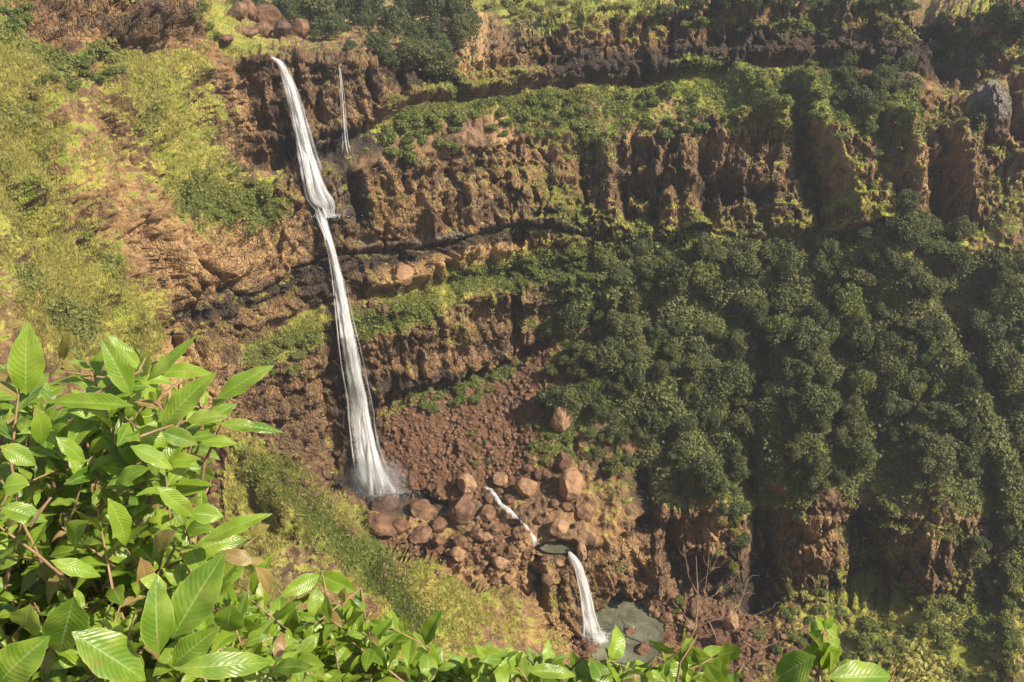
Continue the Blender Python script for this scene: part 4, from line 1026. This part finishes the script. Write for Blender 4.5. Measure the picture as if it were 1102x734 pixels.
def grass(name, idx, mat, label, seed, hmin, hmax, per=5):
    r2 = np.random.RandomState(seed); c = P.reshape(-1, 3)[idx]; n = len(c) * per
    c = np.repeat(c, per, 0) + r2.normal(size=(n, 3)) * np.array([.22, .22, .04])
    hh = r2.uniform(hmin, hmax, n)[:, None]
    lean = r2.normal(size=(n, 3)) * .45 + np.repeat(NRM.reshape(-1, 3)[idx], per, 0) * .5; lean[:, 2] = 1; lean /= np.linalg.norm(lean, axis=1)[:, None]
    sd = np.cross(lean, r2.normal(size=(n, 3))); sd /= np.linalg.norm(sd, axis=1)[:, None]
    w_ = hh * .14
    co = np.stack([c - sd * w_ - [0, 0, .1], c + sd * w_ - [0, 0, .1], c + lean * hh], 1).reshape(-1, 3)
    me = mesh_np(name, co, None, np.arange(3 * n).reshape(n, 3), smooth=False)
    k = len(idx); attr_col(me, "tint", np.repeat(np.stack([r2.rand(k), r2.rand(k) ** 2, r2.rand(k)], 1), per * 3, 0))
    tag(put(name, me, mat), label, "grass", kind="stuff")
M_GRASS = leaf_material("dry_grass", (.22, .245, .045), (.39, .35, .09), (.52, .43, .19), (.34, .29, .08), .3)
M_GREENGRASS = leaf_material("green_grass", (.11, .16, .025), (.19, .22, .04), (.30, .28, .07), (.2, .2, .05), .3)
gw = smooth(.3, .7, vn)
idx = pick(gw * (1 - smooth(.2, .7, lush)) * (UU < 640) + .35 * gw * (1 - smooth(.2, .6, lush)), 90000)
grass("grass", idx, M_GRASS, "yellowed grass over the left slopes and terraces", 8, .22, .55)
idx = pick(gw * smooth(.1, .6, lush) * ((UU < 660) | (VV < 240)), 46000)
grass("grass", idx, M_GREENGRASS, "fresh green grass on the ledges beside the waterfall", 9, .2, .45)

# the bare tree by the river
def bare_tree():
    pb, _ = at(731, 712); Y0 = pb[1] - 1.0
    w3 = lambda u, v, dy=0: ray(u, v) * (Y0 + dy)
    root = empty("bare_tree", tuple(pb))
    def limb(pp, r0, r1, dy=0):
        pts = [w3(u, v, dy * i / max(1, len(pp) - 1)) - pb for i, (u, v) in enumerate(pp)]
        return (pts, list(np.linspace(r0, r1, len(pp))))
    limbs = [limb([(729,718),(736,702),(742,690),(748,676),(750,660)], .22, .15), limb([(750,660),(751,640),(750,620),(749,598)], .14, .05, -1)]
    trunk = put("trunk", tubes_mesh("trunk", limbs), M_TWIG, root)
    rs_ = random.Random(4); br = []
    M = [[(750,630),(765,615),(786,601)], [(748,677),(740,668),(731,655)], [(747,676),(763,669),(790,662),(812,662),(832,654)], [(742,690),(761,684),(800,676)], [(736,702),(761,712),(800,690),(810,684)],
         [(750,660),(758,640),(762,610),(764,580)], [(763,669),(770,684),(775,700)], [(751,640),(741,620),(738,600)], [(790,662),(800,640),(804,625)], [(765,615),(772,600),(775,588)], [(752,690),(752,705),(748,720)],
         [(812,662),(822,672),(838,668)], [(800,690),(815,700),(838,690)], [(750,650),(770,640),(790,622),(800,612)], [(758,640),(775,628),(788,632)]]
    for m in M:
        br.append(limb(m, .09, .03, rs_.uniform(-3, 3)))
        for _ in range(4):
            k = rs_.randrange(1, len(m)); u, v = m[k]; a = rs_.uniform(-2.6, -.3); l = rs_.uniform(8, 20)
            br.append(limb([(u, v), (u + l * .5 * math.cos(a), v + l * .5 * math.sin(a) - 1), (u + l * math.cos(a + .3), v + l * math.sin(a + .3))], .04, .015, rs_.uniform(-2, 2)))
    put("branches", tubes_mesh("branches", br, 4), M_TWIG, root)
    tag(root, "leafless pale tree with forked twigs right of the green pool", "tree")
tw = NT("dry_twigs"); tw.l.new(tw.mix(tw.noise(5, 3), (.20, .13, .08), (.42, .31, .20)), tw.b.inputs["Base Color"]); M_TWIG = tw.m
bare_tree()
# ---------------- shrubs at the view point ----------------
def fore_leaf_material(name, g0, g1, g2, rim):
    t = NT(name); a = t.attr("tint")
    uvs = t.n.new("ShaderNodeSeparateXYZ"); t.l.new(t.tc.outputs["UV"], uvs.inputs[0]); X, T = uvs.outputs[0], uvs.outputs[1]
    ax = t.math('ABSOLUTE', X)
    mid = t.math('SUBTRACT', 1, t.step(ax, .02, .09))
    ph = t.math('FRACT', t.math('MULTIPLY', t.math('SUBTRACT', T, t.math('MULTIPLY', t.math('POWER', ax, 1.3), .22)), 13))
    vein = t.math('SUBTRACT', 1, t.step(t.math('ABSOLUTE', t.math('SUBTRACT', ph, .5)), .03, .16))
    vein = t.math('MULTIPLY', vein, t.math('SUBTRACT', 1, t.math('MULTIPLY', ax, .6)))
    n = t.noise(14, 4, .6); n2 = t.noise(60, 3, .6)
    k = t.mix(a[0], g0, g1); k = t.mix(t.math('MULTIPLY', t.step(n, .4, .7), .5), k, g2)
    k = t.mix(t.math('MULTIPLY', t.math('POWER', a[1], 1.0), .9), k, (.34, .15, .085))
    k = t.mix(t.math('MULTIPLY', vein, .10), k, (.36, .46, .13)); k = t.mix(t.math('MULTIPLY', mid, .45), k, (.42, .50, .18))
    k = t.mix(t.math('MULTIPLY', t.step(ax, .86, 1.0), .4), k, rim)
    spot = t.step(t.noise(26, 3, .7), .60, .70); k = t.mix(t.math('MULTIPLY', spot, .55), k, (.24, .17, .05))
    t.l.new(k, t.b.inputs["Base Color"]); t.b.inputs["Specular IOR Level"].default_value = .5
    t.set(t.b.inputs["Roughness"], t.math('ADD', .25, t.math('MULTIPLY', n2, .2)))
    quilt = t.math('MULTIPLY', t.math('ABSOLUTE', t.math('SUBTRACT', ph, .5)), t.math('SUBTRACT', 0, 1.0))
    hgt = t.math('ADD', t.math('MULTIPLY', t.math('MULTIPLY', t.math('SUBTRACT', .5, t.math('ABSOLUTE', t.math('SUBTRACT', ph, 0.5))), -1), 1), t.math('ADD', t.math('MULTIPLY', mid, -.8), t.math('MULTIPLY', n2, .25)))
    t.bump(hgt, .42, .003)
    tr = t.n.new("ShaderNodeBsdfTranslucent"); t.l.new(t.mix(.35, k, (.55, .65, .08)), tr.inputs[0]); mx = t.n.new("ShaderNodeMixShader"); mx.inputs[0].default_value = .34
    t.l.new(t.b.outputs[0], mx.inputs[1]); t.l.new(tr.outputs[0], mx.inputs[2]); t.l.new(mx.outputs[0], t.out.inputs[0])
    return t.m
M_LEAF = fore_leaf_material("shrub_leaves", (.055, .135, .010), (.20, .31, .022), (.36, .43, .06), (.38, .40, .10))
M_YLEAF = fore_leaf_material("yellowing_leaves", (.20, .24, .04), (.34, .32, .07), (.45, .38, .12), (.40, .25, .10))
ts = NT("twig_bark"); ts.l.new(ts.mix(ts.noise(40, 3), (.16, .09, .05), (.36, .24, .14)), ts.b.inputs["Base Color"]); M_STEM = ts.m

NL, NW = 12, 3
TT = np.linspace(0, 1, NL + 1); WW = np.linspace(-1, 1, 2 * NW + 1)
class Leaves:
    def __init__(s): s.co, s.uv, s.ti, s.n = [], [], [], 0
    def add(s, base, d, nor, L, ratio, droop=.25, fold=.25, tint=.5, red=0., seed=0, twist=0.):
        d = d / np.linalg.norm(d); nor = nor - d * np.dot(nor, d); nor /= np.linalg.norm(nor) + 1e-9; sd = np.cross(d, nor)
        r_ = np.random.RandomState(seed & 0xffffff)
        ph, am = r_.rand() * 6, r_.uniform(.02, .06)
        prof = np.sin(np.pi * np.clip((TT - .05) / .95, 0, 1) ** .82) ** .78 * (1 - .25 * TT ** 6); prof = np.where(TT < .05, .03, np.maximum(prof, .03)); prof[-1] = .01
        prof = prof * (1 + .04 * np.sin(TT * 23 + ph))
        hw = L * ratio * .5 * prof
        T_, W_ = np.meshgrid(TT, WW, indexing='ij'); H = hw[:, None] * np.ones_like(W_)
        bend = droop * (T_ ** 1.8)
        cx = np.cos(bend * .9)
        along = L * (T_ - .35 * droop * droop * T_ ** 3); down = -L * bend * .62 * T_ ** .2
        sidec = .5 * droop * r_.uniform(-.5, .5) * L * T_ ** 2
        up = np.abs(W_) * H * fold + am * L * np.sin(T_ * 14 + ph + W_ * 1.5) * np.abs(W_) ** 1.5 * prof[:, None] * .7 + (-.10 * L * ratio) * (W_ ** 4) * prof[:, None] * .5
        tw_ = twist * T_
        sx = W_ * H * np.cos(tw_); sz = W_ * H * np.sin(tw_)
        co = base + along[..., None] * d + (down + up + sz)[..., None] * nor + (sx + sidec)[..., None] * sd
        s.co.append(co.reshape(-1, 3)); s.uv.append(np.stack([W_, T_], -1).reshape(-1, 2)); s.ti.append(np.tile([[tint, red, r_.rand()]], (co.shape[0] * co.shape[1], 1))); s.n += 1
    def mesh(s, name):
        m = (NL + 1) * (2 * NW + 1); i = np.arange(m).reshape(NL + 1, 2 * NW + 1)
        q = np.stack([i[:-1, :-1], i[:-1, 1:], i[1:, 1:], i[1:, :-1]], -1).reshape(-1, 4)
        Q_ = (q[None] + (np.arange(s.n) * m)[:, None, None]).reshape(-1, 4)
        me = mesh_np(name, np.concatenate(s.co), Q_); attr_uv(me, np.concatenate(s.uv)); attr_col(me, "tint", np.concatenate(s.ti)); return me
fr = np.random.RandomState(21)
SUNV = np.array(sdir[:])
def pt(u, v, Y): return ray(u, v) * Y
def hero(Lv, bu, bv, tu, tv, w, Yb_=1.75, dY=0.0, tint=.5, red=0., droop=.2, fold=.22, lean=0.0, twist=0.):
    b = pt(bu, bv, Yb_); t_ = pt(tu, tv, Yb_ + dY); d = t_ - b; L = np.linalg.norm(d)
    view = -b / np.linalg.norm(b)
    nor = view * .75 + SUNV * .45 + np.array([0, 0, .35]) + np.array([lean, 0, 0])
    Lv.add(b, d, nor, L * 1.03, w / math.hypot(tu - bu, tv - bv) * fr.uniform(.78, .96), droop * fr.uniform(1, 2.2) + .1, fold * fr.uniform(.8, 2), tint, red, int(bu * 7 + bv * 13), fr.uniform(-.5, .5))
def shoot(Lv, stems, tip, axis, n, L0, root=None, tint=.5, redp=.12, spread=1.0, r0=.0035):
    axis = axis / np.linalg.norm(axis)
    a = np.cross(axis, [0.3, .5, .1]); a /= np.linalg.norm(a); b = np.cross(axis, a); th0 = fr.rand() * 6.28
    ln = L0 * 1.5
    for k in range(n):
        f = k / max(1, n - 1); th = th0 + k * 2.4
        pos = tip - axis * ln * (1 - f) * .9
        rad = a * math.cos(th) + b * math.sin(th)
        L = L0 * (1.0 - .55 * f ** 2) * fr.uniform(.6, 1.2)
        d = rad * (1.0 - .45 * f) * spread + axis * (.25 + .7 * f) + fr.normal(size=3) * .12
        nor = axis * .8 + np.array([0, 0, .55]) - rad * .3 * f + fr.normal(size=3) * .18 + SUNV * .25 - np.array([0, .25, 0])
        red = 0.
        if f > .7 and fr.rand() < redp * 2.0: red = fr.uniform(.4, .9)
        elif fr.rand() < redp * .35: red = fr.uniform(.2, .7)
        Lv.add(pos, d, nor, L, fr.uniform(.32, .52), fr.uniform(.15, .95), fr.uniform(.1, .55), np.clip(tint + fr.normal() * .38, 0, 1), red, fr.randint(1 << 24), fr.uniform(-.4, .4))
    p0 = tip - axis * ln
    pts = [tip, (tip + p0) / 2, p0]; rad_ = [r0 * .5, r0 * .8, r0]
    if root is not None:
        for q in np.linspace(.15, 1, 6):
            p = p0 * (1 - q) + root * q + (axis * -.12 + fr.normal(size=3) * .03) * math.sin(q * 3.14)
            pts.append(p); rad_.append(r0 * (1 + 1.6 * q))
    stems.append((pts, rad_))

def shrub(poly, n, dmin, seed, Yr, L0, root, label, group=None, heroes=(), tint=.5, mat=None, back=0, redp=.12, name="shrub", cat="shrub", axis_bias=(0, -.1, .8), nl=(6, 10), extra=()):
    Lv, young, stems = Leaves(), Leaves(), []
    top = {}
    for u, v in scatter(poly, n, dmin, seed):
        Y = fr.uniform(*Yr(u, v)); ax = np.array(axis_bias) + fr.normal(size=3) * .45
        shoot(Lv, stems, pt(u, v, Y), ax, fr.randint(*nl), L0 * fr.uniform(.75, 1.2), np.array(root) + fr.normal(size=3) * .12, tint, redp)
    for u, v in scatter(poly, back, dmin * .8, seed + 1):
        Y = Yr(u, v)[1] + fr.uniform(.15, .6); ax = np.array(axis_bias) + fr.normal(size=3) * .6
        shoot(Lv, stems, pt(u, v + 12, Y), ax, fr.randint(*nl), L0 * 1.1, np.array(root) + fr.normal(size=3) * .12, tint - .25, redp * .5)  # back leaves get a darker colour, painting in the shrub's inner shade
    for h_ in heroes:
        hero(young if h_.get("red", 0) > .3 else Lv, *h_["p"], **{k: x for k, x in h_.items() if k != "p"})
    for pts, r_ in extra: stems.append((pts, r_))
    o = empty(name, tuple(root)); rv = np.array(root)
    def shift(L): L.co = [c - rv for c in L.co]
    shift(Lv); put("foliage", Lv.mesh("foliage"), mat or M_LEAF, o)
    if young.n: shift(young); put("young_leaves", young.mesh("young_leaves"), mat or M_LEAF, o)["label"] = "reddish brown young leaves"
    put("stems", tubes_mesh("stems", [([np.array(p) - rv for p in pts], r_) for pts, r_ in stems], 6), M_STEM, o)
    tag(o, label, cat, group); print(name, "leaves", Lv.n + young.n); return o
H = lambda *p, **k: dict(p=p, **k)
HERO = [
 H(28,425,26,354,32, Yb_=1.9, tint=.75, fold=.3), H(141,427,116,366,28, Yb_=1.9, tint=.55), H(154,401,118,357,17, Yb_=1.95, tint=.8),
 H(145,437,46,428,26, Yb_=1.8, tint=.8, fold=.4, droop=.1), H(174,460,218,401,25, Yb_=1.8, tint=.7), H(158,410,205,367,14, Yb_=1.9, tint=.7),
 H(168,402,224,392,18, Yb_=1.95, tint=.9), H(232,430,286,392,23, Yb_=1.85, tint=.6), H(200,453,242,444,21, Yb_=1.8, tint=.15, lean=-.5), H(232,456,305,459,19, Yb_=1.8, tint=.2, lean=-.3),
 H(174,465,213,477,24, Yb_=1.75, tint=.1, lean=-.5), H(185,687,235,600,48, Yb_=1.45, dY=.05, tint=.35, droop=.12), H(171,704,164,637,28, Yb_=1.42, tint=.3),
 H(80,642,60,717,38, Yb_=1.45, tint=.15, droop=.1), H(77,680,160,733,50, Yb_=1.4, tint=.45, droop=.1), H(188,720,299,712,32, Yb_=1.42, tint=.5, droop=.35), H(186,717,225,677,27, Yb_=1.45, tint=.5),
 H(54,603,111,620,22, Yb_=1.6, tint=.9), H(116,536,148,590,24, Yb_=1.6, tint=.9), H(168,523,215,560,22, Yb_=1.65, tint=.95), H(205,552,240,556,24, Yb_=1.68, tint=.6),
 H(220,583,282,549,17, Yb_=1.7, tint=.9), H(190,571,153,593,17, Yb_=1.6, red=.7), H(151,600,168,643,19, Yb_=1.55, red=.85), H(275,606,235,593,18, Yb_=1.65, red=.7), H(275,610,302,640,18, Yb_=1.65, red=.75),
 H(33,650,20,690,30, Yb_=1.45, tint=.9, red=.15), H(161,504,111,514,18, Yb_=1.7, tint=.7), H(3,524,28,518,27, Yb_=1.65, tint=.8), H(285,690,331,697,22, Yb_=1.8, tint=.6),
 H(75,356,58,398,10, Yb_=1.95, red=.6), H(118,372,84,384,8, Yb_=1.95, red=.5), H(5,352,24,345,12, Yb_=1.95, red=.6), H(270,575,288,566,12, Yb_=1.68, red=.5), H(262,604,285,604,10, Yb_=1.66, red=.6),
 H(40,440,52,485,24, Yb_=1.8, tint=.85), H(60,470,95,500,24, Yb_=1.75, tint=.7), H(0,545,50,560,26, Yb_=1.65, tint=.5), H(95,560,60,590,22, Yb_=1.65, tint=.6),
 H(140,480,190,500,24, Yb_=1.72, tint=.75), H(0,480,40,500,24, Yb_=1.75, tint=.6), H(180,640,150,610,20, Yb_=1.55, tint=.9), H(250,650,240,690,26, Yb_=1.55, tint=.6), H(0,734,35,690,34, Yb_=1.4, tint=.4),
]
LP = [(-40,392),(20,390),(60,398),(110,392),(160,405),(200,425),(225,440),(215,462),(185,480),(185,520),(205,560),(235,590),(262,625),(285,660),(320,680),(335,700),(335,770),(-40,770)]
tw_lim = [([pt(-60, 503, 1.7), pt(40, 498, 1.7), pt(75, 497, 1.68), pt(105, 489, 1.68)], [.003, .003, .0025, .002]),
 ([pt(-20, 568, 1.6), pt(30, 566, 1.6), pt(80, 567, 1.6)], [.0025, .002, .0018]), ([pt(80, 585, 1.62), pt(120, 590, 1.6), pt(150, 596, 1.6), pt(190, 600, 1.6)], [.003, .0025, .002, .0016]),
 ([pt(33, 566, 1.6), pt(45, 548, 1.6), pt(55, 535, 1.62)], [.004, .0035, .003]), ([pt(150, 470, 1.75), pt(172, 462, 1.78), pt(200, 453, 1.8), pt(235, 456, 1.8)], [.003, .0025, .002, .0016]),
 ([pt(60, 440, 1.9), pt(100, 425, 1.9), pt(150, 400, 1.92), pt(156, 385, 1.95)], [.005, .004, .003, .002])]
shrub(LP, 190, 15, 501, lambda u, v: (1.60 + .35 * (1 - (v - 350) / 400), 1.95 + .4 * (1 - (v - 350) / 400)), .115, (-1.5, 2.1, -2.1), "big broad leaved green shrub filling the lower left corner", heroes=HERO, tint=.6, back=110, extra=tw_lim[3:])
shrub([(300,668),(340,658),(385,662),(425,676),(450,702),(470,712),(480,760),(300,760)], 62, 12, 511, lambda u, v: (2.1, 2.5), .14, (-.8, 2.0, -3.0), "lower leafy green shrub right of the big one, along the bottom edge", tint=.5, back=16, redp=.08,
 heroes=[H(318,655,300,690,22, Yb_=2.2, tint=.5)])
shrub([(505,718),(540,705),(570,700),(605,712),(640,728),(690,716),(745,722),(760,760),(490,760)], 52, 12, 521, lambda u, v: (2.1, 2.5), .14, (.1, 2.0, -3.1), "low leafy shrub tips at the bottom edge in front of the green pool", tint=.55, back=10, redp=.05,
 heroes=[H(560,712,500,697,16, Yb_=2.3, tint=.6), H(566,722,625,722,20, Yb_=2.2, tint=.5), H(690,730,745,712,18, Yb_=2.3, tint=.6)])
SH = [H(886,682,858,704,20, Yb_=1.75, tint=.6, droop=.8), H(889,676,918,690,15, Yb_=1.8, tint=.7, droop=.6), H(892,690,926,708,17, Yb_=1.75, tint=.6, droop=.6), H(886,692,880,727,16, Yb_=1.72, tint=.5),
 H(893,694,896,726,15, Yb_=1.7, tint=.85), H(878,706,824,733,26, Yb_=1.65, tint=.4, droop=.4), H(890,729,975,730,26, Yb_=1.6, tint=.5, droop=.3), H(889,680,880,665,7, Yb_=1.8, tint=.9), H(888,678,895,664,7, Yb_=1.8, tint=.9),
 H(884,690,866,722,15, Yb_=1.8, tint=.5), H(900,725,925,712,14, Yb_=1.8, tint=.6), H(886,676,866,676,12, Yb_=1.82, tint=.75, droop=.9), H(875,735,838,742,20, Yb_=1.62, tint=.5), H(893,700,912,728,16, Yb_=1.7, tint=.7, droop=.5)]
def lone():
    Lv, stems = Leaves(), []
    root = np.array([.62, 1.9, -3.1])
    for h_ in SH: hero(Lv, *(h_["p"][:4] + (h_["p"][4] * 1.35,)), **{k: x for k, x in h_.items() if k != "p"})
    for u, v in ((845, 745), (930, 748), (960, 752), (900, 755)):
        shoot(Lv, stems, pt(u, v, 1.75), np.array([0, -.1, .8]) + fr.normal(size=3) * .3, 8, .08, root, .5)
    stems.append(([pt(888, 676, 1.79), pt(884, 700, 1.74), pt(882, 722, 1.7), pt(882, 745, 1.7), root], [.002, .003, .0035, .004, .008]))
    stems.append(([pt(864, 709, 1.7), pt(876, 706, 1.7), pt(883, 712, 1.72)], [.0015, .002, .003]))
    o = empty("shrub", tuple(root)); Lv.co = [c - root for c in Lv.co]
    put("foliage", Lv.mesh("foliage"), M_LEAF, o)
    put("stems", tubes_mesh("stems", [([np.array(p) - root for p in pts], r_) for pts, r_ in stems], 6), M_STEM, o)
    tag(o, "single upright shoot with drooping bright green leaves at the bottom right", "shrub")
lone()
shrub([(940,700),(985,694),(1010,702),(1025,722),(1030,760),(925,760),(925,712)], 60, 6.5, 531, lambda u, v: (5.2, 6.0), .085, (2.1, 5.0, -7.6), "small twiggy shrub with yellowing leaves beside the upright shoot", tint=.6, mat=M_YLEAF, redp=.25, nl=(4, 7))

# ---------------- air ----------------
def haze():
    lo, hi = P.reshape(-1, 3).min(0), P.reshape(-1, 3).max(0)
    x0, x1, y0, y1, z0, z1 = -9500, 9500, -400, 12500, min(lo[2], -140) - 8, 14
    co = [(x, y, z) for z in (z0, z1) for y in (y0, y1) for x in (x0, x1)]
    q = [(0, 2, 3, 1), (4, 5, 7, 6), (0, 1, 5, 4), (2, 6, 7, 3), (0, 4, 6, 2), (1, 3, 7, 5)]
    m = bpy.data.materials.new("haze"); m.use_nodes = True; m.node_tree.nodes.remove(m.node_tree.nodes["Principled BSDF"])
    v = m.node_tree.nodes.new("ShaderNodeVolumePrincipled"); v.inputs["Density"].default_value = .00028; v.inputs["Color"].default_value = (.86, .88, .92, 1); v.inputs["Anisotropy"].default_value = .3
    m.node_tree.links.new(v.outputs[0], m.node_tree.nodes["Material Output"].inputs["Volume"])
    tag(put("haze", mesh_np("haze", co, q, smooth=False), m), "thin pale haze filling the gorge", "haze", kind="stuff")
haze()
